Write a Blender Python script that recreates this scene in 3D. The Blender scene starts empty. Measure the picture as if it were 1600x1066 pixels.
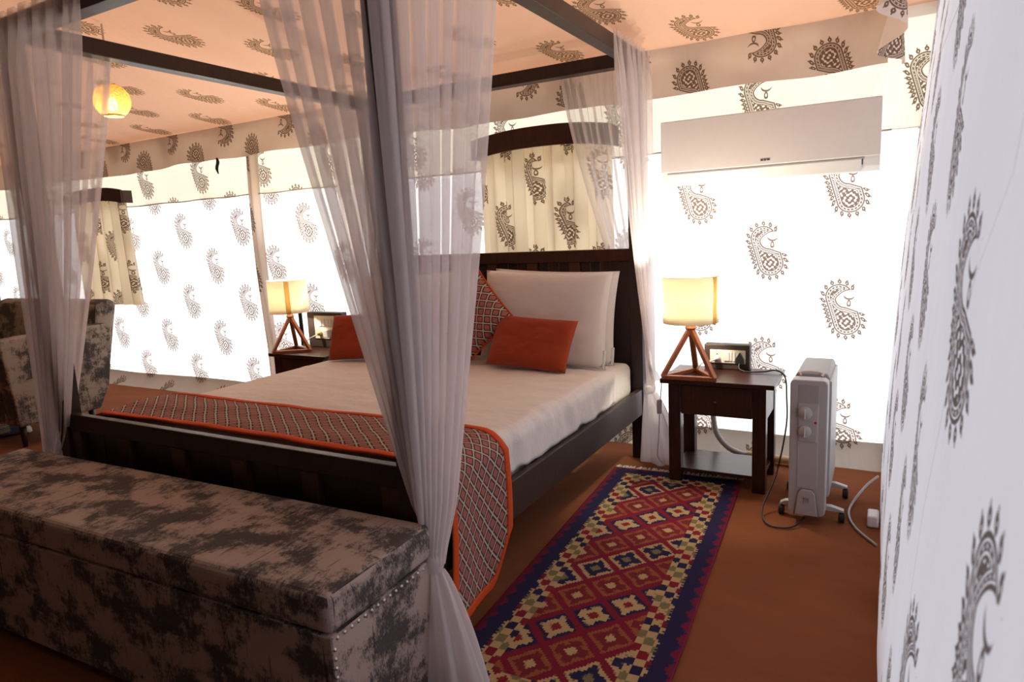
import bpy, bmesh, math, random
from mathutils import Vector, Matrix, noise

random.seed(7)
SC = bpy.context.scene
COL = SC.collection
PI = math.pi

# ------------------------------------------------------------------ camera
CAM_H = 1.4
cam_d = bpy.data.cameras.new('camera')
cam_d.sensor_fit = 'HORIZONTAL'; cam_d.sensor_width = 36.0
cam_d.lens = 1046.88 / 1600 * 36.0
cam_d.clip_start = 0.02; cam_d.clip_end = 200
cam_d.dof.use_dof = True; cam_d.dof.focus_distance = 3.7; cam_d.dof.aperture_fstop = 5.6
cam = bpy.data.objects.new('camera', cam_d); COL.objects.link(cam)
RX = Vector((0.87420048, 0.48325026, -0.04735732))
RD = Vector((0.03607811, -0.16190527, -0.98614657))
RF = Vector((-0.48422298, 0.86038124, -0.15897243))
cam.matrix_world = Matrix(((RX.x, -RD.x, -RF.x, 0), (RX.y, -RD.y, -RF.y, 0), (RX.z, -RD.z, -RF.z, CAM_H), (0, 0, 0, 1)))
SC.camera = cam

# ------------------------------------------------------------------ world, sun, exposure
world = bpy.data.worlds.new('daylight'); SC.world = world; world.use_nodes = True
bg = world.node_tree.nodes['Background']
bg.inputs['Color'].default_value = (0.90, 0.94, 1.0, 1); bg.inputs['Strength'].default_value = 1.65
sun_d = bpy.data.lights.new('sun', 'SUN'); sun_d.energy = 7.0; sun_d.angle = 0.02; sun_d.color = (1.0, 0.95, 0.87)
sun = bpy.data.objects.new('sun', sun_d); COL.objects.link(sun)
sun.rotation_euler = Vector((0.22, -1.0, -0.72)).to_track_quat('-Z', 'Y').to_euler()
SC.view_settings.view_transform = 'Standard'; SC.view_settings.look = 'None'
SC.view_settings.gamma = 1.0; SC.view_settings.exposure = 0.25; SC.view_settings.use_curve_mapping = False
SC.cycles.use_denoising = True
SC.cycles.max_bounces = 10; SC.cycles.diffuse_bounces = 6; SC.cycles.transparent_max_bounces = 40
SC.cycles.transmission_bounces = 8; SC.cycles.sample_clamp_indirect = 6.0
SC.cycles.caustics_reflective = False; SC.cycles.caustics_refractive = False

# ------------------------------------------------------------------ node maths: a small expression layer
class E:
    nt = None
    def __init__(s, v): s.v = v
    @staticmethod
    def op(o, *a, clamp=False):
        n = E.nt.nodes.new('ShaderNodeMath'); n.operation = o; n.use_clamp = clamp
        for i, x in enumerate(a):
            x = x.v if isinstance(x, E) else x
            if isinstance(x, (int, float)): n.inputs[i].default_value = float(x)
            else: E.nt.links.new(x, n.inputs[i])
        return E(n.outputs[0])
    def __add__(s, o): return E.op('ADD', s, o)
    __radd__ = __add__
    def __sub__(s, o): return E.op('SUBTRACT', s, o)
    def __rsub__(s, o): return E.op('SUBTRACT', o, s)
    def __mul__(s, o): return E.op('MULTIPLY', s, o)
    __rmul__ = __mul__
    def __truediv__(s, o): return E.op('DIVIDE', s, o)
    def __neg__(s): return E.op('MULTIPLY', s, -1)
def mn(a, b): return E.op('MINIMUM', a, b)
def mx(a, b): return E.op('MAXIMUM', a, b)
def ab(a): return E.op('ABSOLUTE', a)
def fl(a): return E.op('FLOOR', a)
def fr(a): return E.op('FRACT', a)
def sq(a): return E.op('SQRT', a)
def sn(a): return E.op('SINE', a)
def cs(a): return E.op('COSINE', a)
def at2(y, x): return E.op('ARCTAN2', y, x)
def md(a, m): return E.op('FLOORED_MODULO', a, m)
def ln(x, y): return sq(x * x + y * y)
def lt(a, edge, w=0.006):      # 1 where a < edge, soft
    return E.op('MULTIPLY_ADD', a, -1.0 / w, edge / w + 0.5, clamp=True) if isinstance(edge, (int, float)) else E.op('MULTIPLY_ADD', a - edge, -1.0 / w, 0.5, clamp=True)
def band(a, lo, hi, w=0.006): return lt(a, hi, w) * (1 - lt(a, lo, w))
def eqi(a, k): return lt(ab(a - k), 0.5, 0.01)
def uvxy(name='UVMap'):
    n = E.nt.nodes.new('ShaderNodeUVMap'); n.uv_map = name
    s = E.nt.nodes.new('ShaderNodeSeparateXYZ'); E.nt.links.new(n.outputs[0], s.inputs[0])
    return E(s.outputs[0]), E(s.outputs[1])
def objxyz():
    n = E.nt.nodes.new('ShaderNodeTexCoord')
    s = E.nt.nodes.new('ShaderNodeSeparateXYZ'); E.nt.links.new(n.outputs['Object'], s.inputs[0])
    return E(s.outputs[0]), E(s.outputs[1]), E(s.outputs[2])
def vec(x, y, z=0.0):
    n = E.nt.nodes.new('ShaderNodeCombineXYZ')
    for i, q in enumerate((x, y, z)):
        q = q.v if isinstance(q, E) else q
        if isinstance(q, (int, float)): n.inputs[i].default_value = q
        else: E.nt.links.new(q, n.inputs[i])
    return n.outputs[0]
def nz(v, scale, detail=2.0, rough=0.5):
    n = E.nt.nodes.new('ShaderNodeTexNoise'); n.inputs['Scale'].default_value = scale
    n.inputs['Detail'].default_value = detail; n.inputs['Roughness'].default_value = rough
    E.nt.links.new(v, n.inputs['Vector']); return E(n.outputs[0])
def colmix(fac, a, b):
    n = E.nt.nodes.new('ShaderNodeMix'); n.data_type = 'RGBA'
    def put(sock, q):
        if isinstance(q, E): q = q.v
        if isinstance(q, tuple): sock.default_value = (*q, 1) if len(q) == 3 else q
        elif isinstance(q, (int, float)): sock.default_value = q
        else: E.nt.links.new(q, sock)
    put(n.inputs[0], fac); put(n.inputs[6], a); put(n.inputs[7], b)
    return n.outputs[2]
def mat(name):
    m = bpy.data.materials.new(name); m.use_nodes = True; nt = m.node_tree; nt.nodes.clear(); E.nt = nt
    out = nt.nodes.new('ShaderNodeOutputMaterial'); return m, nt, out
def setc(nt, sock, q):
    if isinstance(q, E): q = q.v
    if isinstance(q, tuple): sock.default_value = (*q, 1)
    elif isinstance(q, (int, float)): sock.default_value = q
    else: nt.links.new(q, sock)
def bump(nt, h, dist=0.01, strength=0.5):
    b = nt.nodes.new('ShaderNodeBump'); b.inputs['Distance'].default_value = dist; b.inputs['Strength'].default_value = strength
    nt.links.new(h.v if isinstance(h, E) else h, b.inputs['Height']); return b.outputs[0]
def pbr(nt, out, color, rough=0.6, nrm=None, metal=0.0, spec=0.4, sheen=0.0, emit=None, es=0.0):
    p = nt.nodes.new('ShaderNodeBsdfPrincipled')
    setc(nt, p.inputs['Base Color'], color); setc(nt, p.inputs['Roughness'], rough)
    p.inputs['Metallic'].default_value = metal; p.inputs['Specular IOR Level'].default_value = spec
    if sheen: p.inputs['Sheen Weight'].default_value = sheen
    if emit: p.inputs['Emission Color'].default_value = (*emit, 1); p.inputs['Emission Strength'].default_value = es
    if nrm is not None: nt.links.new(nrm, p.inputs['Normal'])
    nt.links.new(p.outputs[0], out.inputs[0]); return p

def cloth_shader(nt, out, color, tcolor, tfac, nrm=None, alpha=None):
    """diffuse cloth that passes a share of the light through"""
    d = nt.nodes.new('ShaderNodeBsdfDiffuse'); t = nt.nodes.new('ShaderNodeBsdfTranslucent')
    setc(nt, d.inputs[0], color); setc(nt, t.inputs[0], tcolor)
    if nrm is not None: nt.links.new(nrm, d.inputs['Normal']); nt.links.new(nrm, t.inputs['Normal'])
    m = nt.nodes.new('ShaderNodeMixShader'); m.inputs[0].default_value = tfac
    nt.links.new(d.outputs[0], m.inputs[1]); nt.links.new(t.outputs[0], m.inputs[2])
    last = m.outputs[0]
    if alpha is not None:
        tr = nt.nodes.new('ShaderNodeBsdfTransparent'); m2 = nt.nodes.new('ShaderNodeMixShader')
        setc(nt, m2.inputs[0], alpha)
        nt.links.new(tr.outputs[0], m2.inputs[1]); nt.links.new(last, m2.inputs[2]); last = m2.outputs[0]
    nt.links.new(last, out.inputs[0])

# ------------------------------------------------------------------ the block-printed paisley
def paisley(px, pz, u0, v0, h=0.37, flip=False):
    """ink mask 0..1 of a half-drop repeat of paisleys over UVs in metres"""
    u, v = uvxy()
    a = (u - u0) * (1.0 / px) + 0.5
    col = fl(a)
    x = (fr(a) - 0.5) * (px / h)
    vv = (v - v0) * (1.0 / pz) + 0.5 + md(col, 2.0) * 0.5
    y = (fr(vv) - 0.5) * (pz / h)
    if flip: x = -x; y = -y
    # body: a leaning capsule from head to bulb, minus the open notch
    ax, ay, bx2, by2 = -0.055, 0.20, 0.062, -0.20
    vx, vy = bx2 - ax, by2 - ay; l2 = vx * vx + vy * vy
    hh = E.op('MULTIPLY_ADD', (x - ax) * (vx / l2) + (y - ay) * (vy / l2), 1.0, 0.0, clamp=True)
    d0 = ln(x - ax - hh * vx, y - ay - hh * vy) - 0.190
    bx_, by_ = x - 0.055, y + 0.195
    nxl = x - 0.035 - mx(y - 0.165, 0.0) * 0.5
    ny = y - 0.168
    nyl = mn(ny + mx(nxl, 0.0) * 0.38, 0.0) + mx(ny, 0.0)
    dN = ln(mn(nxl, 0.0), nyl) - 0.128
    d = mx(d0, -dN)
    t = -d
    ang = at2(y + 0.0, x + 0.0)
    inside = lt(d, 0.0)
    rad = ln(x, y)
    w1 = band(t, 0.021, 0.029, 0.005)                                   # white lines between the inked ones
    w2 = band(t, 0.056, 0.065, 0.005)
    beads = band(t, 0.036, 0.049) * (1 - lt(sn(ang * 44.0), 0.25, 0.4))
    core = 1 - lt(t, 0.078)
    ros = 1 - lt(sn(bx_ * 85.0 + sn(by_ * 30.0)) * sn(by_ * 85.0) + sn(ln(bx_, by_) * 100.0) * 0.55, 0.32, 0.3)
    body = inside * mx(1 - w1 - w2 - beads * 0.8 - core * ros, 0.0)
    # little budded teeth all the way round
    n = 26
    s = (fr(ang * (n / (2 * PI)) + 0.5) - 0.5) * rad * (2 * PI / n)
    e2 = ln(s * (1 / 0.028), (d0 - 0.038) * (1 / 0.031))
    stem = lt(ab(s), 0.007, 0.004) * band(d0, 0.0, 0.02)
    teeth = mx(lt(e2, 1.0, 0.25) - lt(ln(s * (1 / 0.007), (d0 - 0.035) * (1 / 0.008)), 1.0, 0.4), stem)
    tip = lt(ln(s * (1 / 0.008), (d0 - 0.072) * (1 / 0.016)), 1.0, 0.4)
    teeth = mx(mx(teeth, tip), 0.0) * (1 - lt(dN, 0.0) * (1 - lt(nxl, 0.02, 0.01)))
    # flower in the notch: two horns and a drop
    cres = lt(ln((x - 0.085), (y - 0.215) * 1.15), 0.078, 0.01) * (1 - lt(ln((x - 0.090), y - 0.262), 0.088, 0.01))
    drop = ln((x - 0.082) * (1 / 0.030), (y - 0.10) * (1 / 0.055) + ab(x - 0.082) * 8.0)
    flower = mx(cres, lt(drop, 1.0, 0.2) - lt(drop, 0.45, 0.2))
    return E.op('MAXIMUM', mx(body, teeth), flower, clamp=True)

def canvas(name, base, tcol, tfac, ink, px=0.407, pz=0.68, u0=-0.613, v0=1.227, flip=False, seams=None, crease=0.35):
    m, nt, out = mat(name)
    k = paisley(px, pz, u0, v0, flip=flip)
    u, v = uvxy()
    f = nz(vec(u, v), 900.0, 1.0)
    big = nz(vec(u * 2.2, v * 0.7), 1.6, 3.0, 0.55)
    cm = 0.93 + big * 0.14
    def tint(c):
        n = nt.nodes.new('ShaderNodeMix'); n.data_type = 'RGBA'; n.blend_type = 'MULTIPLY'; n.inputs[0].default_value = 1
        n.inputs[6].default_value = (*c, 1)
        nt.links.new(vec(cm, cm, cm), n.inputs[7]); return n.outputs[2]
    kk = k * (0.82 + f * 0.2)
    c = colmix(kk, tint(base), ink)
    tc = colmix(kk, tint(tcol), tuple(q * 0.48 for q in ink))
    hgt = nz(vec(u * 3.0, v * 1.1), 2.0, 4.0, 0.55)
    cloth_shader(nt, out, c, tc, tfac, bump(nt, hgt, 0.05, crease))
    return m

INK = (0.17, 0.10, 0.05)
M = {}
M['canvas_back'] = canvas('canvas_back', (0.80, 0.77, 0.73), (0.80, 0.81, 0.83), 0.50, (0.19, 0.095, 0.036))
M['canvas_band'] = canvas('canvas_band', (0.82, 0.77, 0.68), (0.70, 0.64, 0.53), 0.36, INK, u0=-0.655, v0=2.06)
M['canvas_valance'] = canvas('canvas_valance', (0.86, 0.775, 0.72), (0.62, 0.52, 0.43), 0.25, INK, u0=-0.655, v0=2.43, px=0.37, pz=0.52, flip=True)
M['canvas_skirt'] = canvas('canvas_skirt', (0.70, 0.66, 0.60), (0.4, 0.36, 0.3), 0.15, INK)
M['canvas_right'] = canvas('canvas_right', (0.80, 0.775, 0.775), (0.66, 0.65, 0.69), 0.44, (0.13, 0.085, 0.065), px=0.37, pz=0.62, u0=-1.47, v0=1.565)
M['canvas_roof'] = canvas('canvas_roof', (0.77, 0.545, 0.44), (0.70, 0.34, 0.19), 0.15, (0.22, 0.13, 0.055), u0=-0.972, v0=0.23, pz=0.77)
M['canvas_dark'] = canvas('canvas_dark', (0.24, 0.17, 0.13), (0.4, 0.3, 0.2), 0.02, INK)  # for unseen walls and front slope, made dark to dim the near end
M['curtain_print'] = canvas('curtain_print', (0.82, 0.74, 0.62), (0.85, 0.70, 0.48), 0.45, (0.20, 0.10, 0.05), px=0.33, pz=0.6, u0=0.27, v0=1.45)

def m_sheer(name, alpha, gather=0.40, c=(0.94, 0.905, 0.925)):
    m, nt, out = mat(name)
    u, v = uvxy()
    w = lt(ab(fr(u * 260.0) - 0.5), 0.5) # fine weave, kept flat
    n = nz(vec(u * 60.0, v * 1.2), 1.0, 2.0)
    g = E.op('MULTIPLY_ADD', v, -1 / 1.65, 2.1 / 1.65, clamp=True)     # cloth packs together towards the tie
    a = E.op('MINIMUM', alpha + (n - 0.5) * 0.16 + g * g * gather, 0.93)
    cloth_shader(nt, out, c, c, 0.45, None, a)
    return m
M['sheer'] = m_sheer('sheer', 0.44)
M['sheer_tail'] = m_sheer('sheer_tail', 0.74, 0.10)

def m_wood(name, c1, c2, rough=0.38, scale=6.0, spec=0.45):
    m, nt, out = mat(name)
    x, y, z = objxyz()
    # grain runs along the longest local axis well enough when stretched by noise
    g = nz(vec(x * 3.0, y * 3.0, z * 3.0), scale, 5.0, 0.65)
    ring = nz(vec(x * 14.0, y * 14.0, z * 1.4), scale, 3.0, 0.6)
    f = E.op('MULTIPLY_ADD', g * 0.4 + ring * 0.6, 2.4, -0.7, clamp=True)
    pbr(nt, out, colmix(f, c1, c2), rough + g * 0.15 - 0.07, bump(nt, ring, 0.002, 0.25), spec=spec)
    return m
M['wood_dark'] = m_wood('wood_dark', (0.012, 0.006, 0.005), (0.035, 0.014, 0.010))
M['wood_panel'] = m_wood('wood_panel', (0.020, 0.007, 0.005), (0.075, 0.022, 0.011))
M['wood_plank'] = m_wood('wood_plank', (0.032, 0.010, 0.006), (0.10, 0.030, 0.013))
M['wood_rail'] = m_wood('wood_rail', (0.020, 0.013, 0.012), (0.05, 0.032, 0.028), 0.42)
M['wood_table'] = m_wood('wood_table', (0.018, 0.007, 0.006), (0.06, 0.019, 0.012), 0.3)
M['wood_lamp'] = m_wood('wood_lamp', (0.20, 0.055, 0.018), (0.36, 0.115, 0.04), 0.4)

def m_plain(name, c, rough=0.5, metal=0.0, spec=0.4, es=0.0, nscale=0):
    m, nt, out = mat(name); nrm = None
    x, y, z = objxyz()
    n = nz(vec(x, y, z), nscale or 40.0, 2.0)
    pbr(nt, out, colmix(n * 0.14, c, tuple(q * 0.6 for q in c)), rough, None, metal, spec, emit=c if es else None, es=es)
    return m
M['white_plastic'] = m_plain('white_plastic', (0.72, 0.70, 0.70), 0.35)
M['ac_panel'] = m_plain('ac_panel', (0.76, 0.72, 0.73), 0.4)
M['heater_white'] = m_plain('heater_white', (0.47, 0.455, 0.455), 0.38)
M['heater_grey'] = m_plain('heater_grey', (0.36, 0.35, 0.35), 0.45)
M['black_plastic'] = m_plain('black_plastic', (0.016, 0.016, 0.018), 0.45)
M['dark_box'] = m_plain('dark_box', (0.055, 0.038, 0.034), 0.5)
M['cream_plastic'] = m_plain('cream_plastic', (0.74, 0.70, 0.62), 0.35)
M['red_light'] = m_plain('red_light', (0.45, 0.01, 0.02), 0.25)
M['steel'] = m_plain('steel', (0.55, 0.53, 0.50), 0.28, 1.0)
M['brass'] = m_plain('brass', (0.10, 0.07, 0.05), 0.35, 1.0)
M['hose'] = m_plain('hose', (0.42, 0.42, 0.43), 0.5)
M['bamboo'] = m_plain('bamboo', (0.60, 0.44, 0.20), 0.5)
M['green_strap'] = m_plain('green_strap', (0.008, 0.025, 0.022), 0.7)
M['mark'] = m_plain('mark', (0.05, 0.05, 0.06), 0.5)
M['fringe'] = m_plain('fringe', (0.74, 0.66, 0.56), 0.9)
M['orange_trim'] = m_plain('orange_trim', (0.62, 0.085, 0.02), 0.8, spec=0.15, nscale=300)
M['bulb'] = m_plain('bulb', (1.0, 0.66, 0.32), 0.4, es=9.0)

def m_linen(name, c, wr=1.0, rough=0.9):
    m, nt, out = mat(name)
    x, y, z = objxyz()
    h = nz(vec(x * 1.2, y * 2.0, z * 1.5), 7.0, 5.0, 0.6)
    w = nz(vec(x, y, z), 700.0, 1.0)
    pbr(nt, out, colmix(h * 0.25, c, tuple(q * 0.9 for q in c)), rough, bump(nt, h * 0.9 + w * 0.02, 0.03, 0.28 * wr), spec=0.12, sheen=0.15)
    return m
M['linen'] = m_linen('linen', (0.80, 0.765, 0.745))
M['pillow_white'] = m_linen('pillow_white', (0.80, 0.765, 0.75), 0.6)
M['orange_cloth'] = m_linen('orange_cloth', (0.33, 0.050, 0.017), 0.8)
M['tag_white'] = m_linen('tag_white', (0.8, 0.8, 0.8), 0.2)

def m_runner(name, wx, wy, use_uv=True, swap=False):
    m, nt, out = mat(name)
    u, v = uvxy()
    wob = (nz(vec(u, v), 14.0, 2.0) - 0.5) * 0.12
    a = u * (1 / wx) + v * (1 / wy) + wob; b = u * (1 / wx) - v * (1 / wy) + wob
    fa = ab(fr(a) - 0.5); fb = ab(fr(b) - 0.5)
    g = mx(fa, fb)
    weave = nz(vec(u * 2.0, v), 520.0, 1.0)
    coral = colmix(weave, (0.30, 0.085, 0.075), (0.50, 0.19, 0.16))
    c = colmix(1 - lt(g, 0.30, 0.04), coral, (0.055, 0.030, 0.030))
    c = colmix(1 - lt(g, 0.425, 0.03), c, (0.52, 0.45, 0.37))
    pbr(nt, out, c, 0.9, bump(nt, weave * 0.5 + lt(g, 0.4, 0.1) * 0.5, 0.003, 0.4), spec=0.15)
    return m
M['runner'] = m_runner('runner', 0.066, 0.072)
M['check'] = m_runner('check', 0.064, 0.064)

def m_distressed(name, light, dark, seed=0.0):
    m, nt, out = mat(name)
    u, v = uvxy()
    big = nz(vec(u * 0.9 + seed, v * 1.25), 5.2, 4.0, 0.62)
    st = nz(vec(u * 34.0 + seed, v * 9.0), 1.7, 4.0, 0.75)
    fine = nz(vec(u * 260.0, v * 60.0), 1.6, 3.0, 0.7)
    q = big * 1.35 + (st - 0.5) * 0.50 + (fine - 0.5) * 0.55
    f = E.op('MULTIPLY_ADD', q, 8.0, -5.0, clamp=True) * (0.72 + fine * 0.45)
    f = mn(f, 1.0)
    w = ab(fr(v * 170.0) - 0.5) + ab(fr(u * 170.0) - 0.5)
    c = colmix(f, light, dark)
    scr = lt(nz(vec(u * 60.0 + 3.0 + seed, v * 2.6), 1.3, 1.0), 0.29, 0.02)
    c = colmix(scr * 0.8, c, (0.02, 0.016, 0.016))
    pbr(nt, out, c, 0.85, bump(nt, w * 0.3 + f * 0.5 + fine * 0.3, 0.003, 0.5), spec=0.18, sheen=0.1)
    return m
M['bench'] = m_distressed('bench_fabric', (0.50, 0.405, 0.36), (0.062, 0.056, 0.060))
M['settee'] = m_distressed('settee_fabric', (0.36, 0.31, 0.26), (0.045, 0.045, 0.048), 5.3)

def m_floor():
    m, nt, out = mat('carpet')
    x, y, z = objxyz()
    a = nz(vec(x, y), 1.3, 4.0, 0.6); b = nz(vec(x, y), 380.0, 2.0); c2 = nz(vec(x * 1.0, y * 3.0), 4.0, 3.0)
    c = colmix(E.op('MULTIPLY_ADD', a * 0.7 + c2 * 0.3, 2.0, -0.5, clamp=True), (0.205, 0.070, 0.031), (0.30, 0.112, 0.053))
    c = colmix(b * 0.35, c, (0.13, 0.045, 0.02))
    pbr(nt, out, c, 0.95, bump(nt, b * 0.4 + a * 2.0, 0.006, 0.5), spec=0.03)
    return m
M['carpet'] = m_floor()

def m_kilim(name, hw=0.356, L=2.1):
    m, nt, out = mat(name)
    u, v = uvxy()           # centred, metres, u across, v along
    st = 0.009              # stepped weave edges
    us = fl(u * (1 / st)) * st; vs = fl(v * (1 / st)) * st
    au = ab(us); av = ab(vs)
    edge = mx(au, av - (L / 2 - hw))      # distance-like coordinate from the centre outward
    RED = (0.22, 0.012, 0.035); NAVY = (0.020, 0.018, 0.070); CREAM = (0.56, 0.40, 0.20); BROWN = (0.33, 0.105, 0.042); GREEN = (0.22, 0.19, 0.09); MAG = (0.26, 0.015, 0.055)
    # field of lozenges
    a = us * (1 / 0.20) + vs * (1 / 0.224) - 0.43; b = us * (1 / 0.20) - vs * (1 / 0.224) + 0.31
    kb = md(fl(b), 4.0)
    fa = fr(a) - 0.5; fb = fr(b) - 0.5
    g = mx(ab(fa), ab(fb))
    gm = mn(ab(fa), ab(fb))
    star = ab(fa) + ab(fb)
    ser = ab(fr((fa + fb) * 9.0) - 0.5) * 0.10
    ser2 = ab(fr((fa - fb) * 9.0) - 0.5) * 0.10
    sm = g + ser + ser2 + lt(gm, 0.06, 0.02) * 0.04
    isN = eqi(kb, 2.0); isC = eqi(kb, 0.0)     # navy row, cream row; brown between
    base = colmix(isN, colmix(isC, BROWN, CREAM), NAVY)
    starc = colmix(isN, colmix(isC, (0.20, 0.02, 0.03), NAVY), CREAM)
    midc = colmix(isN, colmix(isC, CREAM, GREEN), (0.25, 0.02, 0.03))
    c = colmix(lt(g, 0.405, 0.01), RED, base)
    c = colmix(lt(sm, 0.36, 0.01), c, starc)
    c = colmix(lt(g, 0.12, 0.01), c, midc)
    # cream guard band with stepped rosettes
    def motif(p, q):
        fp = fr(p) - 0.5; fq = fr(q) - 0.5
        return mx(ab(fp), ab(fq)) + mn(ab(fp), ab(fq)) * 0.55 + ab(fr((fp + fq) * 4.0) - 0.5) * 0.12
    gp = us * (1 / 0.068) + vs * (1 / 0.080); gq = us * (1 / 0.068) - vs * (1 / 0.080)
    mo = motif(gp, gq)
    kg = md(fl(gp), 3.0)
    gc = colmix(eqi(kg, 0.0), colmix(eqi(kg, 1.0), GREEN, (0.24, 0.015, 0.03)), NAVY)
    gband = colmix(lt(mo, 0.48, 0.02), CREAM, gc)
    gband = colmix(band(edge, 0.186, 0.194, 0.002), gband, (0.62, 0.46, 0.27))
    c = colmix(1 - lt(edge, 0.19, 0.002), c, gband)
    # navy edge, comb-toothed inside, magenta zigzag outside
    along = vs + us * 0.0
    alng = colmix(lt(au, av - (L / 2 - hw), 0.001), vec(vs, vs, vs), vec(us, us, us))
    sp = E.nt.nodes.new('ShaderNodeSeparateXYZ'); nt.links.new(alng, sp.inputs[0]); al = E(sp.outputs[0])
    comb = lt(ab(fr(al * (1 / 0.022)) - 0.5), 0.25, 0.05) * 0.009
    c = colmix(1 - lt(edge - comb, 0.268, 0.002), c, NAVY)
    zig = ab(fr(al * (1 / 0.085)) - 0.5) * 0.055
    c = colmix(1 - lt(edge + zig, 0.345, 0.002), c, (0.17, 0.012, 0.04))
    c = colmix(1 - lt(edge, 0.343, 0.002), c, MAG)
    wv = nz(vec(u * 1.0, v * 3.0), 330.0, 1.0)
    c = colmix(wv * 0.35, c, (0.03, 0.015, 0.015))
    rib = ab(fr(v * 240.0) - 0.5)
    pbr(nt, out, c, 0.95, bump(nt, wv * 0.6 + rib * 0.3, 0.003, 0.5), spec=0.1)
    return m
M['kilim'] = m_kilim('kilim')

def m_seam():
    m, nt, out = mat('seam_thread')
    x, y, z = objxyz()
    w = nz(vec(x, y, z), 300.0, 1.0)
    c = colmix(w, (0.62, 0.55, 0.48), (0.70, 0.63, 0.56))
    cloth_shader(nt, out, c, c, 0.45, None, 0.55)
    return m
M['seam_thread'] = m_seam()
def m_shade(name, c, t, tf=0.6):
    m, nt, out = mat(name)
    x, y, z = objxyz()
    w = nz(vec(x, y, z), 500.0, 1.0)
    cloth_shader(nt, out, colmix(w * 0.15, c, tuple(q * 0.8 for q in c)), t, tf)
    return m
M['shade'] = m_shade('shade', (0.88, 0.84, 0.74), (0.94, 0.88, 0.74))
M['shade_seam'] = m_shade('shade_seam', (0.90, 0.76, 0.52), (0.97, 0.80, 0.48), 0.7)
def m_wicker():
    m, nt, out = mat('wicker')
    u, v = uvxy()
    w = nz(vec(u * 1.0, v * 1.0), 17.0, 4.0, 0.75)
    wc = E.op('MULTIPLY_ADD', w, 3.4, -1.2, clamp=True)
    hole = lt(ab(w - 0.5), 0.018, 0.01)
    cloth_shader(nt, out, colmix(wc, (0.35, 0.18, 0.04), (0.85, 0.62, 0.28)), colmix(wc, (0.35, 0.17, 0.02), (0.95, 0.74, 0.32)), 0.6, bump(nt, w, 0.01, 0.6), 1 - hole * 0.8)
    return m
M['wicker'] = m_wicker()

# ------------------------------------------------------------------ mesh helpers
def mesh_obj(name, verts, faces, m, parent=None, uvs=None, smooth=False, origin=None):
    me = bpy.data.meshes.new(name)
    org = Vector(origin) if origin is not None else Vector((0, 0, 0))
    me.from_pydata([tuple(Vector(v) - org) for v in verts], [], faces)
    if uvs is not None:
        l = me.uv_layers.new(name='UVMap')
        for p in me.polygons:
            for li in p.loop_indices:
                vi = me.loops[li].vertex_index
                l.data[li].uv = uvs[vi] if not callable(uvs) else uvs(p, me.vertices[vi].co + org)
    if smooth:
        for p in me.polygons: p.use_smooth = True
    me.materials.append(M[m] if isinstance(m, str) else m)
    me.update()
    o = bpy.data.objects.new(name, me); COL.objects.link(o)
    if parent is not None:
        o.parent = parent
        o.location = org - Vector(parent.get('_abs', (0, 0, 0)))
    else: o.location = org
    return o
def thing(name, label, cat, loc=(0, 0, 0), rz=0.0, group=None, local=False):
    """an Empty at the base; with local=False its parts are given in world coordinates"""
    o = bpy.data.objects.new(name, None); COL.objects.link(o); o.empty_display_size = 0.1
    o.location = loc; o.rotation_euler = (0, 0, rz)
    o['label'] = label; o['category'] = cat
    if group: o['group'] = group
    o['_abs'] = (0, 0, 0) if local else tuple(loc)
    return o
def tag(o, label, cat, group=None):
    o['label'] = label; o['category'] = cat
    if group: o['group'] = group
    return o
def struct(o): o['kind'] = 'structure'; return o

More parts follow.
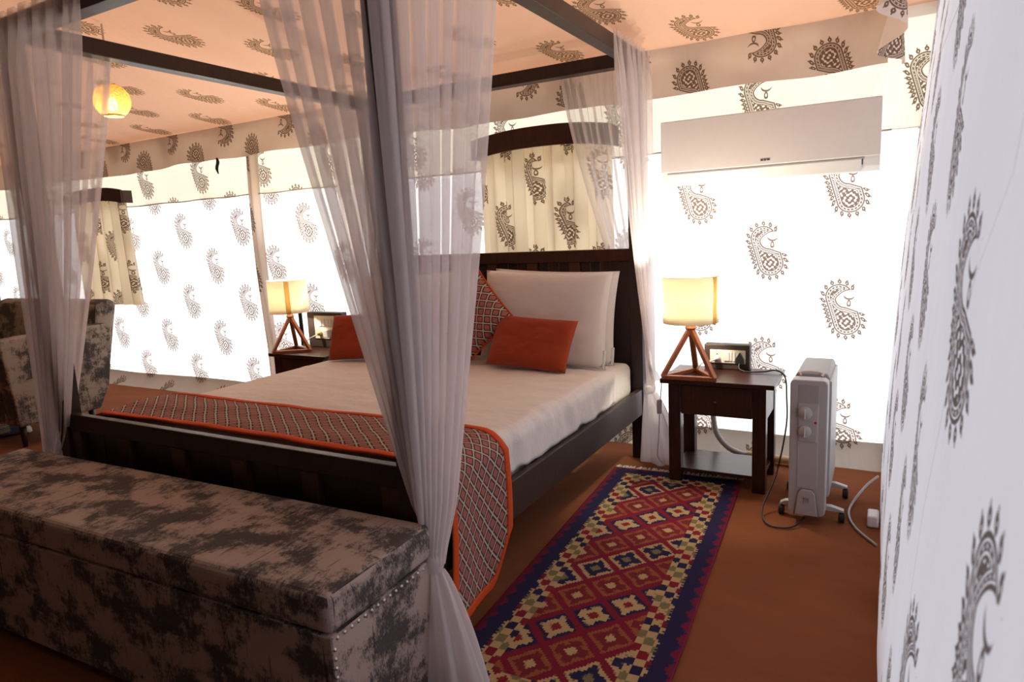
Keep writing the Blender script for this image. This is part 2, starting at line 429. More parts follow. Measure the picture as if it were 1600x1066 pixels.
class MB:
    def __init__(s): s.v = []; s.f = []
    def box(s, x0, x1, y0, y1, z0, z1):
        b = len(s.v)
        s.v += [(x0, y0, z0), (x1, y0, z0), (x1, y1, z0), (x0, y1, z0), (x0, y0, z1), (x1, y0, z1), (x1, y1, z1), (x0, y1, z1)]
        s.f += [tuple(b + i for i in q) for q in ((0, 3, 2, 1), (4, 5, 6, 7), (0, 1, 5, 4), (1, 2, 6, 5), (2, 3, 7, 6), (3, 0, 4, 7))]
        return s
    def bar(s, p, q, w, d, up=(0, 0, 1)):
        p, q = Vector(p), Vector(q); t = (q - p).normalized(); up = Vector(up)
        a = t.cross(up)
        if a.length < 1e-4: a = t.cross(Vector((0, 1, 0)))
        a.normalize(); c = a.cross(t).normalized()
        b = len(s.v)
        for e in (p, q):
            for i, j in ((-1, -1), (1, -1), (1, 1), (-1, 1)): s.v.append(tuple(e + a * (w / 2 * i) + c * (d / 2 * j)))
        s.f += [tuple(b + i for i in k) for k in ((0, 1, 2, 3), (7, 6, 5, 4), (0, 4, 5, 1), (1, 5, 6, 2), (2, 6, 7, 3), (3, 7, 4, 0))]
        return s
    def tube(s, pts, r, n=8, cap=True):
        pts = [Vector(p) for p in pts]; rs = r if isinstance(r, (list, tuple)) else [r] * len(pts)
        b = len(s.v); prev = None
        for i, p in enumerate(pts):
            t = (pts[min(i + 1, len(pts) - 1)] - pts[max(i - 1, 0)]).normalized()
            a = (prev - t * prev.dot(t)) if prev is not None else t.orthogonal()
            if a.length < 1e-5: a = t.orthogonal()
            a.normalize(); prev = a; c = t.cross(a)
            for k in range(n):
                an = 2 * PI * k / n; s.v.append(tuple(p + (a * math.cos(an) + c * math.sin(an)) * rs[i]))
        for i in range(len(pts) - 1):
            for k in range(n):
                s.f.append((b + i * n + k, b + i * n + (k + 1) % n, b + (i + 1) * n + (k + 1) % n, b + (i + 1) * n + k))
        if cap:
            s.f.append(tuple(b + k for k in reversed(range(n)))); e = b + (len(pts) - 1) * n; s.f.append(tuple(e + k for k in range(n)))
        return s
    def lathe(s, prof, c=(0, 0, 0), n=32, axis='z'):
        b = len(s.v)
        for (r, h) in prof:
            for k in range(n):
                an = 2 * PI * k / n; x, y = r * math.cos(an), r * math.sin(an)
                p = (x, y, h) if axis == 'z' else ((x, h, y) if axis == 'y' else (h, x, y))
                s.v.append((c[0] + p[0], c[1] + p[1], c[2] + p[2]))
        for i in range(len(prof) - 1):
            for k in range(n): s.f.append((b + i * n + k, b + i * n + (k + 1) % n, b + (i + 1) * n + (k + 1) % n, b + (i + 1) * n + k))
        return s
    def prism(s, poly, d0, d1, axis='y'):
        """polygon of 2-D points extruded along an axis"""
        def P(a, b_, d): return (a, d, b_) if axis == 'y' else ((d, a, b_) if axis == 'x' else (a, b_, d))
        b = len(s.v); n = len(poly)
        for d in (d0, d1): s.v += [P(a, b_, d) for a, b_ in poly]
        s.f.append(tuple(b + i for i in range(n))); s.f.append(tuple(b + n + i for i in reversed(range(n))))
        for i in range(n): s.f.append((b + i, b + n + i, b + n + (i + 1) % n, b + (i + 1) % n))
        return s
    def build(s, name, m, parent=None, bevel=0.0, seg=2, smooth=False, origin=None, uvs=None, fix=True):
        if origin is None:
            xs, ys, zs = zip(*s.v); origin = ((min(xs) + max(xs)) / 2, (min(ys) + max(ys)) / 2, (min(zs) + max(zs)) / 2)
        o = mesh_obj(name, s.v, s.f, m, parent, uvs, smooth, origin)
        bm = bmesh.new(); bm.from_mesh(o.data)
        if fix: bmesh.ops.recalc_face_normals(bm, faces=bm.faces)
        if bevel > 0:
            es = [e for e in bm.edges if len(e.link_faces) == 2 and e.calc_face_angle(0) > 0.5]
            bmesh.ops.bevel(bm, geom=es, offset=bevel, segments=seg, profile=0.5, affect='EDGES', clamp_overlap=True)
            for f in bm.faces: f.smooth = False
        bm.to_mesh(o.data); bm.free()
        if smooth:
            for p in o.data.polygons: p.use_smooth = True
        return o
def box(name, x0, x1, y0, y1, z0, z1, m, parent=None, bevel=0.004, seg=2):
    return MB().box(x0, x1, y0, y1, z0, z1).build(name, m, parent, bevel, seg)
def grid(name, fn, nu, nv, m, parent=None, uvfn=None, smooth=True, origin=None, thick=0.0, flip=False):
    vs, uv = [], []
    for j in range(nv + 1):
        for i in range(nu + 1):
            p = fn(i / nu, j / nv); vs.append(tuple(p)); uv.append(uvfn(i / nu, j / nv, p) if uvfn else (i / nu, j / nv))
    fs = []
    for j in range(nv):
        for i in range(nu):
            a = j * (nu + 1) + i; q = (a, a + 1, a + nu + 2, a + nu + 1)
            fs.append(q[::-1] if flip else q)
    if origin is None:
        xs, ys, zs = zip(*vs); origin = ((min(xs) + max(xs)) / 2, (min(ys) + max(ys)) / 2, (min(zs) + max(zs)) / 2)
    o = mesh_obj(name, vs, fs, m, parent, uv, smooth, origin)
    if thick:
        md_ = o.modifiers.new('thickness', 'SOLIDIFY'); md_.thickness = thick; md_.offset = 0
    return o
def copy_tree(o, parent=None):
    c = o.copy(); COL.objects.link(c)
    if parent is not None: c.parent = parent
    for ch in [q for q in bpy.data.objects if q.parent == o]: copy_tree(ch, c)
    return c
def N3(x, y, z=0.0): return noise.noise(Vector((x, y, z)))
def lerp(a, b, t): return a + (b - a) * t
def sstep(a, b, x): t = min(1, max(0, (x - a) / (b - a))); return t * t * (3 - 2 * t)

# ================================================================== the tent
XL, XR = -9.6, 0.30
YB, YF = 4.17, -3.0
RIDGE = 0.9
def roof_z(y):
    return 2.43 + 0.1763 * (4.17 - y) if y > RIDGE else 2.43 + 0.1763 * (4.17 - RIDGE) - 0.12 * (RIDGE - y)
def wall_r(z): return 0.02 + 0.03 * z + 0.014 * z * z
def wall_x(y, z):
    z = min(z, 2.6)
    return wall_r(z) + 0.030 * math.exp(-((y - 0.75) / 0.40) ** 2) * sstep(0.3, 1.2, z) + 0.010 * N3(y * 1.1, z * 1.1, 0.4) + 0.004 * N3(y * 3.3, z * 2.2, 4.0)

floor = struct(box('floor', XL - 0.1, 0.3, YF - 0.1, 4.35, -0.1, 0.0, 'carpet', None, 0.0))
def backf(s, t):
    x = lerp(XL, XR, s); z = lerp(0.0, 1.86, t)
    return Vector((x, YB + 0.012 * N3(x * 1.3, z * 0.6, 3.1) + 0.004 * N3(x * 5, z * 1.5, 1.0), z))
wb = struct(grid('wall_back', backf, 160, 24, 'canvas_back', None, lambda s, t, p: (p.x, p.z)))
def bandf(s, t):
    x = lerp(XL, XR, s); z = lerp(1.836, 2.46, t)
    return Vector((x, YB - 0.022 + 0.008 * N3(x * 1.7, z, 7.7), z))
wbp = wb
wb['_abs'] = tuple(wb.location)
grid('upper_canvas_band', bandf, 160, 8, 'canvas_band', wb, lambda s, t, p: (p.x, p.z))
def hem(x): return 2.155 + 0.010 * math.sin(x * 1.3 + 0.9) + 0.005 * math.sin(x * 5.3) + 0.006 * math.sin(x * 3.1)
def valf(s, t):
    x = lerp(XL, -0.03, s); z = lerp(2.44, hem(x), t)
    w = 0.012 + 0.028 * t
    return Vector((x, YB - 0.05 - 0.045 * t + w * 0.6 * math.sin(x * 9.0 + 1.7 * math.sin(x * 2.3)) - 0.02 * t * N3(x * 3, z, 2), z))
grid('valance', valf, 300, 8, 'canvas_valance', wb, lambda s, t, p: (p.x, p.z))
def skf(s, t):
    x = lerp(XL, 0.03, s); z = lerp(0.135 + 0.006 * math.sin(x * 3), 0.0, t)
    return Vector((x, YB - 0.02 - 0.10 * t ** 2 + 0.012 * N3(x * 4, z * 3, 5), z))
grid('ground_flap', skf, 160, 6, 'canvas_skirt', wb, lambda s, t, p: (p.x, p.z - 0.05))
hemrope = MB().tube([(x * 0.1, YB - 0.036, 1.838 + 0.004 * math.sin(x)) for x in range(int(XL * 10), 1)], 0.005, 6).build('seam_piping', 'canvas_skirt', wb, smooth=True)
hemrope.data.uv_layers.new(name='UVMap')

def rightf(s, t):
    y = lerp(0.45, 4.20, s); z = lerp(0.0, 3.25, t)
    return Vector((wall_x(y, z), y, min(z, roof_z(y) + 0.02)))
wr = struct(grid('wall_right', rightf, 150, 60, 'canvas_right', None, lambda s, t, p: (-p.y, p.z)))
wr['_abs'] = tuple(wr.location)
# sewn seams on the side canvas
def seam(pts, across):
    v, f = [], []
    for p in pts:
        for k in (-1, 1): v.append((p[0], p[1] + across[0] * k, p[2] + across[1] * k))
    for i in range(len(pts) - 1): f.append((2 * i, 2 * i + 1, 2 * i + 3, 2 * i + 2))
    return mesh_obj('seam', v, f, 'seam_thread', wr, None, True, pts[0])
def on_wall(y, z): return (wall_x(y, z) - 0.0015, y, z)
sk = [(0.80, 2.2), (0.82, 1.9), (0.85, 1.6), (0.90, 1.44), (1.03, 1.32), (1.15, 1.12), (1.20, 0.93), (1.20, 0.75), (1.20, 0.4), (1.20, 0.02)]
seam([on_wall(lerp(sk[i][0], sk[i + 1][0], k / 6), lerp(sk[i][1], sk[i + 1][1], k / 6)) for i in range(len(sk) - 1) for k in range(6)], (0.0018, 0.0))
seam([on_wall(y, 1.86) for y in [k * 0.04 for k in range(12, 104)]], (0.0, 0.0018))
def rvalf(s, t):
    y = lerp(0.6, 4.15, s); zt = roof_z(y) + 0.01; z = zt - t * (0.30 + 0.02 * math.sin(y * 7))
    x = 0.015 - 0.03 * t + (0.012 + 0.05 * t) * math.sin(y * 19 + 1.5 * math.sin(y * 4.0))
    return Vector((x, y, z))
grid('valance', rvalf, 260, 8, 'canvas_valance', wr, lambda s, t, p: (-p.y, p.z))

def rooff(s, t):
    x = lerp(XL, 0.22, s); y = lerp(4.21, RIDGE, t)
    return Vector((x, y, roof_z(y) + 0.015 * N3(x * 0.8, y * 0.8, 9) ))
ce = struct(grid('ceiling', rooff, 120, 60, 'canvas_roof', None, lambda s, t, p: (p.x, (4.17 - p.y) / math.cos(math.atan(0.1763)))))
ce['_abs'] = tuple(ce.location)
grid('front_slope', lambda s, t: Vector((lerp(XL, 0.22, s), lerp(RIDGE, YF - 0.05, t), roof_z(lerp(RIDGE, YF - 0.05, t)))), 20, 10, 'canvas_dark', ce, lambda s, t, p: (p.x, p.y + 30))  # unseen dark slope, ridge set far back so the near end gets less light
def quad(name, pts, m):
    return struct(mesh_obj(name, pts, [(0, 1, 2, 3)], m, None, [(p[0] + p[1], p[2]) for p in pts]))
quad('wall_left', [(XL, YF, 0), (XL, YB + 0.03, 0), (XL, YB + 0.03, 3.4), (XL, YF, 3.4)], 'canvas_dark')
quad('wall_light_block', [(0.12, YF, 0), (0.12, 0.47, 0), (0.12, 0.47, 3.4), (0.12, YF, 3.4)], 'canvas_dark')  # unseen opaque wall, added to keep side light off the near end
quad('wall_front', [(XL, YF, 0), (0.2, YF, 0), (0.2, YF, 3.0), (XL, YF, 3.0)], 'canvas_dark')

# canvas sleeve over the tent pole on the long wall
def sleevef(s, t):
    z = lerp(2.17, 0.02, t); xc = -4.80 - 0.035 * math.sin(PI * min(1, t * 1.3)) ; w = lerp(0.075, 0.055, t)
    return Vector((xc + w * (s * 2 - 1), YB - 0.03 - 0.04 * math.sin(PI * s) - 0.008 * math.sin(s * 14 + z * 3), z))
sl = grid('canvas_sleeve', sleevef, 14, 30, 'canvas_valance', wb, lambda s, t, p: (p.x + 0.2, p.z))

# ================================================================== four-poster bed
bed = thing('four_poster_bed', 'dark wooden four-poster bed with canopy frame and panelled headboard', 'bed', (-2.27, 2.72, 0))
BX0, BX1, FY0, FY1, HY0, HY1 = -3.29, -1.25, 1.572, 1.645, 3.80, 3.88
ZC0, ZC1 = 2.30, 2.375
PW = 0.075
for (x0, x1) in ((BX0, BX0 + PW), (BX1 - PW, BX1)):
    box('foot_post', x0, x1, FY0, FY1, 0, ZC0, 'wood_dark', bed)
    box('head_post', x0, x1, HY0, HY1, 0, ZC0, 'wood_dark', bed)
    b = box('side_beam', x0, x1, FY0, HY1, ZC0, ZC1, 'wood_dark', bed)
b = box('foot_beam', BX0 + PW, BX1 - PW, FY0, FY1, ZC0, ZC1, 'wood_dark', bed)
b = box('head_beam', BX0 + PW, BX1 - PW, HY0, HY1, ZC0, ZC1, 'wood_dark', bed)
for xr in (BX1 - 0.042, BX0 + 0.006):
    box('side_rail', xr, xr + 0.036, FY1, HY0, 0.280, 0.435, 'wood_rail', bed)
# headboard
hx0, hx1 = BX0 + PW, BX1 - PW
box('headboard_rail', hx0, hx1, HY0 + 0.005, HY1 - 0.01, 1.205, 1.277, 'wood_panel', bed)
box('headboard_rail', hx0, hx1, HY0 + 0.01, HY1 - 0.01, 0.34, 0.44, 'wood_dark', bed)
nst = 6; stx = [lerp(hx0 + 0.065, hx1 - 0.065, i / nst) for i in range(nst + 1)]
for i, x in enumerate(stx):
    hw = 0.035 if 0 < i < nst else 0.065
    box('headboard_stile', x - hw, x + hw, HY0 + 0.012, HY1 - 0.012, 0.44, 1.205, 'wood_plank' if 0 < i < nst else 'wood_dark', bed)
for i in range(nst):
    a, c = stx[i] + (0.035 if i else 0.065), stx[i + 1] - (0.035 if i < nst - 1 else 0.065); w = (c - a) / 3
    for k in range(3):
        box('headboard_plank', a + k * w + 0.001, a + (k + 1) * w - 0.001, HY0 + 0.035, HY1 - 0.03, 0.44, 1.205, 'wood_panel' if (i + k) % 2 else 'wood_dark', bed, 0.003, 1)
# footboard
box('footboard_rail', hx0, hx1, FY0 + 0.012, FY1 - 0.026, 0.615, 0.688, 'wood_dark', bed)
box('footboard_rail', hx0, hx1, FY0 + 0.005, FY1 - 0.005, 0.20, 0.29, 'wood_dark', bed)
nst = 5; stx = [lerp(hx0 + 0.04, hx1 - 0.04, i / nst) for i in range(nst + 1)]
for x in stx: box('footboard_stile', x - 0.04, x + 0.04, FY0 + 0.012, FY1 - 0.012, 0.29, 0.615, 'wood_panel', bed)
for i in range(nst):
    a, c = stx[i] + 0.04, stx[i + 1] - 0.04; w = (c - a) / 2
    for k in range(2):
        box('footboard_plank', a + k * w + 0.001, a + (k + 1) * w - 0.001, FY0 + 0.035, FY1 - 0.025, 0.29, 0.615, 'wood_dark', bed, 0.003, 1)
for k in range(9):
    y = 1.75 + k * 0.235; box('bed_slat', BX0 + 0.045, BX1 - 0.045, y, y + 0.07, 0.36, 0.385, 'wood_panel', bed, 0.002, 1)

# mattress
mt = MB().box(-3.225, -1.315, 1.668, 3.795, 0.388, 0.600).build('mattress', 'linen', None, 0.045, 4, smooth=True)
tag(mt, 'white mattress with fitted sheet on the four-poster bed', 'mattress')

# bedspread: across-profile swept along the bed
def spread_profile(w, zlow_l, zlow_r, xl, xr, zt, r):
    """point at arc fraction w along: left hem, up, over the top, down to the right hem"""
    segs = [(zt - r - zlow_l), r * PI / 2, (xr - xl - 2 * r), r * PI / 2, (zt - r - zlow_r)]
    L = sum(segs); d = w * L
    if d < segs[0]: return xl, zlow_l + d, L, 0
    d -= segs[0]
    if d < segs[1]: a = d / r; return xl + r - r * math.cos(a), zt - r + r * math.sin(a), L, 1
    d -= segs[1]
    if d < segs[2]: return xl + r + d, zt, L, 2
    d -= segs[2]
    if d < segs[3]: a = d / r; return xr - r + r * math.sin(a), zt - r + r * math.cos(a), L, 3
    d -= segs[3]
    return xr, zt - r - d, L, 4
def spreadf(s, t):
    y = lerp(1.672, 3.42, t)
    zlr = 0.440 + 0.012 * N3(y * 3, 1) + 0.035 * abs(N3(y * 8.0, 4))
    x, z, L, k = spread_profile(s, 0.445, zlr, -3.243, -1.290, 0.622, 0.055)
    w = 0.010 * N3(x * 2.2 + y, y * 4.5, 2.0) + 0.006 * N3(x * 5, y * 11, 7.0)
    if k == 2: z += w + 0.008 * N3(x * 1.1, y * 1.2, 3) - 0.012 * (t > 0.975)
    elif k in (3, 4): x += 0.010 * N3(y * 6.5, z * 4, 3) + 0.009 * N3(y * 14, z * 7, 5) ; z += w * 0.3
    # rounded roll at the head end
    e = sstep(0.985, 1.0, t); 
    if k == 2: z -= 0.012 * e
    return Vector((x, y, z))
sp = grid('bedspread', spreadf, 150, 110, 'linen', None, None, thick=0.012)
tag(sp, 'wrinkled white bedspread tucked over the mattress sides', 'bedspread')

# runner with a stitched orange border
run = thing('bed_runner', 'coral diamond-lattice bed runner with orange border hanging over the bed side', 'bed runner', (-2.27, 1.90, 0.63))
RY0, RY1 = 1.715, 2.12
def runner_pt(s, y, off=0.0):
    fy = (y - RY0) / (RY1 - RY0)
    zl = 0.10 + 0.20 * sstep(0.62, 1.05, fy) ** 1.5
    x, z, L, k = spread_profile(s, 0.36, zl, -3.268, -1.258, 0.652, 0.06)
    wv = 0.010 * N3(x * 2.0, y * 6.0, 12.0) + 0.005 * N3(x * 6, y * 13, 2.0)
    if k == 2: z += 0.008 + wv + 0.006 * math.sin(fy * PI)
    elif k == 4:
        dr = (0.585 - z)
        x += 0.02 + 0.035 * dr + (0.004 + 0.014 * dr) * math.sin(y * 15 + z * 2.0) + wv * 0.8
        y += -0.05 * sstep(0.1, 0.5, dr) * (1 - 0.2 * fy)
    elif k == 3: x += 0.02 * sstep(0.585, 0.645, 0.645 - z + 0.585) ; z += 0.006
    if k in (2, 3): y += 0.012 * math.sin(x * 2.0)
    return Vector((x + (off if k in (3, 4) else 0), y, z + (off if k in (2, 3) else 0)))
RL = 2.01 + 0.52 + 0.27
BW = 0.032 / (RY1 - RY0); BS = 0.032 / RL
grid('patterned_panel', lambda s, t: runner_pt(lerp(0.0, 1 - BS, s), lerp(RY0 + 0.032, RY1 - 0.032, t)), 190, 30, 'runner', run,
     lambda s, t, p: (t * (RY1 - RY0), p.x - p.z), thick=0.004)
grid('border', lambda s, t: runner_pt(s, lerp(RY0, RY0 + 0.033, t), 0.0015), 190, 3, 'orange_trim', run, thick=0.006)
grid('border', lambda s, t: runner_pt(s, lerp(RY1 - 0.033, RY1, t), 0.0015), 190, 3, 'orange_trim', run, thick=0.006)
grid('border', lambda s, t: runner_pt(lerp(1 - BS * 1.05, 1.0, s), lerp(RY0 + 0.032, RY1 - 0.032, t), 0.0015), 4, 30, 'orange_trim', run, thick=0.006)

# ---- pillows and cushions
def pillow_mesh(name, w, h, T, m, parent=None, ears=0.07, uvs=1.0, seed=0.0, pw=0.5, n=28):
    vs, uv, fs = [], [], []
    for side in (1, -1):
        for j in range(n + 1):
            for i in range(n + 1):
                u = -1 + 2 * i / n; v = -1 + 2 * j / n
                x = w / 2 * u * (1 - ears * (1 - v * v)); y = h / 2 * v * (1 - ears * (1 - u * u))
                th = T / 2 * ((1 - u ** 4) * (1 - v ** 4)) ** pw
                th *= 1 + 0.18 * N3(u * 1.6 + seed, v * 1.6, seed) 
                th += 0.006 * N3(u * 5 + seed, v * 5, seed + 3) * (1 - u ** 4) * (1 - v ** 4)
                vs.append((x, -side * th, y)); uv.append((x * uvs, y * uvs))
    K = (n + 1) ** 2
    for side in (0, 1):
        for j in range(n):
            for i in range(n):
                a = side * K + j * (n + 1) + i; q = (a, a + 1, a + n + 2, a + n + 1)
                fs.append(q if side == 0 else q[::-1])
    o = mesh_obj(name, vs, fs, m, parent, uv, True)
    bm = bmesh.new(); bm.from_mesh(o.data); bmesh.ops.remove_doubles(bm, verts=bm.verts, dist=0.0004); bm.to_mesh(o.data); bm.free()
    return o
def place(o, loc, tilt, roll=0.0, yaw=0.0):
    o.matrix_world = Matrix.Translation(loc) @ Matrix.Rotation(yaw, 4, 'Z') @ Matrix.Rotation(tilt, 4, 'X') @ Matrix.Rotation(roll, 4, 'Y')
def white_pillow(loc, tilt, roll, label, seed, yaw=0):
    t = thing('pillow', label, 'pillow', (0, 0, 0), 0, 'white bed pillows', local=True)
    pillow_mesh('pillow_case', 0.84, 0.56, 0.155, 'pillow_white', t, 0.045, 1, seed)
    MB().box(0.372, 0.412, -0.012, 0.012, -0.275, -0.17).build('care_label', 'tag_white', t, 0.002, 1)
    MB().box(0.385, 0.400, -0.0135, 0.0135, -0.265, -0.25).box(0.385, 0.400, -0.0135, 0.0135, -0.235, -0.215).build('label_print', 'mark', t)
    place(t, loc, tilt, roll, yaw); return t
white_pillow((-1.785, 3.565, 0.892), math.radians(-12), math.radians(1.5), 'white pillow standing in front of another, directly behind an orange cushion, care label showing', 1.0)
white_pillow((-1.79, 3.705, 0.888), math.radians(-8), math.radians(2), 'white pillow wedged between another white pillow and the headboard', 4.0)
white_pillow((-2.80, 3.60, 0.89), math.radians(-15), math.radians(-2), 'single white pillow behind the orange cushion on the settee side of the bed', 9.0)
ck = thing('check_cushion', 'square coral lattice cushion standing on its corner against white pillows', 'cushion', (0, 0, 0), local=True)
pillow_mesh('cushion_cover', 0.43, 0.43, 0.15, 'check', ck, 0.05, 1, 2.0)
MB().tube([(0.215 * a, 0, 0.215 * b) for a, b in ((-1, -1), (-0.5, -0.965), (0.0, -0.95), (0.5, -0.965), (1, -1), (0.965, -0.5), (0.95, 0), (0.965, 0.5), (1, 1), (0.5, 0.965), (0, 0.95), (-0.5, 0.965), (-1, 1), (-0.965, 0.5), (-0.95, 0), (-0.965, -0.5), (-1, -1))], 0.007, 6).build('orange_piping', 'orange_trim', ck, smooth=True, origin=(0, 0, 0))
place(ck, (-2.20, 3.415, 0.915), math.radians(-14), math.radians(47))
def orange(loc, tilt, roll, yaw, label, seed):
    o = pillow_mesh('lumbar_cushion', 0.53, 0.31, 0.13, 'orange_cloth', None, 0.03, 1, seed)
    place(o, loc, tilt, roll, yaw); tag(o, label, 'cushion', 'rust orange lumbar cushions')
orange((-1.755, 3.335, 0.778), math.radians(-30), math.radians(2.5), math.radians(-3), 'rust orange oblong cushion leaning on white pillows beneath the lattice cushion', 3.0)
orange((-2.95, 3.30, 0.782), math.radians(-24), math.radians(-3), math.radians(8), 'rust orange oblong cushion on the settee side of the bed', 6.0)

# ================================================================== sheer bed curtains
def sheer(label, tops, tie, ztop, ztie, foot, amp=0.030, folds=11, seed=0, wexp=1.15, tailw=0.12, foldk=1.8, tie2=None):
    """tops: polyline on the beams; tie: (x,y) of the knot; foot: (x,y) where the tail reaches the floor"""
    t0 = thing('bed_curtain', label, 'curtain', (tie[0], tie[1], 0), 0, 'sheer curtains of the four-poster bed')
    rnd = random.Random(seed)
    pts = [Vector((p[0], p[1])) for p in tops]
    seg = [(pts[i + 1] - pts[i]).length for i in range(len(pts) - 1)]; L = sum(seg)
    def along(s):
        d = min(max(s, 0), 1) * L
        for i, l in enumerate(seg):
            if d <= l or i == len(seg) - 1:
                dirv = (pts[i + 1] - pts[i]) / l
                return pts[i] + dirv * min(d, l), dirv
            d -= l
    nf = folds; ph = [rnd.uniform(-0.6, 0.6) for _ in range(nf + 2)]; am = [rnd.uniform(0.7, 1.35) for _ in range(nf + 2)]
    def smooth_list(lst, q):
        i = int(q); f = q - i; f = f * f * (3 - 2 * f); return lerp(lst[min(i, nf)], lst[min(i + 1, nf + 1)], f)
    def fn(s, t):
        q = s * nf
        P = smooth_list(ph, q); A = smooth_list(am, q)
        th = 2 * PI * q + P
        back = 1.18 * math.sin(2 * th) / (4 * PI) * 2.0 / nf * foldk          # cloth doubling back on itself
        sw = s + back * 0.5
        p, dv = along(sw)
        n = Vector((-dv.y, dv.x))
        z = lerp(ztop, ztie, t)
        w = t ** wexp
        w = w * 0.93 + 0.07 * sstep(0.9, 1.0, t)
        tq = Vector(tie) if tie2 is None else Vector(tie2).lerp(Vector(tie), sstep(0.50, 0.58, s))
        bundle = tq + Vector((math.cos(2 * PI * s + 0.7), math.sin(2 * PI * s + 0.7))) * 0.026
        h = p.lerp(bundle, w)
        dis = amp * A * math.cos(th) * (0.35 + 0.65 * sstep(0.0, 0.12, t)) * (1 - 0.62 * w)
        dis += 0.016 * N3(s * 6 + seed, t * 2.2, seed) * (1 - w)
        h = h + n * dis
        return Vector((h.x, h.y, z))
    grid('drape', fn, nf * 22, 44, 'sheer', t0, lambda s, t, p: (s * L * 2.2, p.z))
    # knot
    k = MB().lathe([(0.020, 0.032), (0.030, 0.020), (0.033, 0.006), (0.032, -0.010), (0.027, -0.024), (0.018, -0.032)], (tie[0], tie[1], ztie), 20)
    kb = k.build('tie_knot', 'sheer_tail', t0, smooth=True); kb.data.uv_layers.new(name='UVMap')
    # tail
    fv = Vector(foot) - Vector(tie)
    def tail(s, t):
        a = 2 * PI * s; r = lerp(0.03, tailw, t ** 0.8)
        r *= 1 + 0.22 * math.sin(a * 6 + seed) + 0.10 * math.sin(a * 11 + seed * 2 + t * 2)
        c = Vector(tie) + fv * (t ** 0.9)
        return Vector((c.x + r * math.cos(a), c.y + r * 0.62 * math.sin(a), lerp(ztie - 0.02, 0.012, t) + 0.02 * math.sin(PI * t) * math.sin(a * 3)))
    grid('tail', tail, 110, 20, 'sheer_tail', t0, lambda s, t, p: (s, p.z))
    return t0
zt = 2.378
sheer('long sheer curtain tied at the bed post by the bench end and kilim runner', [(-1.745, 1.548), (-1.240, 1.548), (-1.226, 1.562), (-1.226, 2.20)], (-1.196, 1.562), zt, 0.40, (-1.135, 1.545), seed=3, folds=13, tailw=0.11, amp=0.032)
sheer('sheer curtain tied at the bed post beside the heater and small table', [(-1.79, 3.905), (-1.235, 3.905), (-1.224, 3.895), (-1.224, 3.345)], (-1.195, 3.76), zt, 0.455, tie2=(-1.205, 3.945), foot=(-1.12, 3.76), seed=5, folds=12, amp=0.026, tailw=0.11, wexp=1.35)
sheer('sheer curtain tied at the bed post nearest the settee and bench', [(-2.60, 1.548), (-3.29, 1.548), (-3.314, 1.565), (-3.314, 2.09)], (-3.36, 1.562), zt, 0.43, (-3.38, 1.60), seed=8, folds=13, tailw=0.09, amp=0.032)
sheer('sheer curtain at the bed post by the lamp with the green strap behind', [(-2.90, 3.785), (-3.30, 3.785), (-3.314, 3.79), (-3.314, 3.45)], (-3.335, 3.775), zt, 0.52, (-3.335, 3.78), seed=11, folds=9, amp=0.022, tailw=0.045)

# ================================================================== storage bench
bench = thing('storage_bench', 'long upholstered storage bench in distressed taupe and charcoal fabric', 'bench', (-2.318, 1.304, 0), math.radians(1.6), local=True)
HL, HD, HT = 1.13, 0.232, 0.53
def bench_uv(p, co):
    n = p.normal
    if abs(n.z) > 0.6: return (co.x, co.y)
    if abs(n.x) > 0.6: return (co.y + 0.3, co.z * 1.0 + 0.2)
    return (co.x, co.z - 0.70 + (1.2 if n.y > 0 else 0))
def uvbox(name, x0, x1, y0, y1, z0, z1, m, parent, bevel, seg=4, uvf=bench_uv):
    o = MB().box(x0, x1, y0, y1, z0, z1).build(name, m, parent, bevel, seg, smooth=True, origin=(0, 0, 0))
    l = o.data.uv_layers.new(name='UVMap')
    for p in o.data.polygons:
        for li in p.loop_indices:
            l.data[li].uv = uvf(p, o.data.vertices[o.data.loops[li].vertex_index].co)
    for p in o.data.polygons: p.use_smooth = len(p.vertices) == 4 and p.area < 0.02
    return o
uvbox('lid', -HL, HL, -HD, HD, HT - 0.112, HT, 'bench', bench, 0.024, 4)
uvbox('body', -HL + 0.002, HL - 0.002, -HD + 0.003, HD - 0.002, 0.03, HT - 0.1125, 'bench', bench, 0.006, 2)
st0 = None
def stud(x, y, z):
    global st0
    if st0 is None:
        st0 = MB().lathe([(0.0005, 0.0042), (0.0035, 0.0032), (0.0058, 0.0)], (0, 0, 0), 8, 'x').build('upholstery_stud', 'steel', bench, smooth=True, origin=(0, 0, 0)); o = st0
    else: o = st0.copy(); COL.objects.link(o)
    o.parent = bench; o.location = (x, y, z)
for k in range(15): stud(HL - 0.002, -HD + 0.025 + k * 0.027, HT - 0.124)
for k in range(13): stud(HL - 0.002, -HD + 0.012, HT - 0.15 - k * 0.026)
for x in (-HL + 0.08, HL - 0.08):
    for y in (-HD + 0.06, HD - 0.06): MB().lathe([(0.0, 0.0), (0.018, 0.0), (0.022, 0.032)], (x, y, 0), 12).build('foot', 'wood_dark', bench, smooth=True)

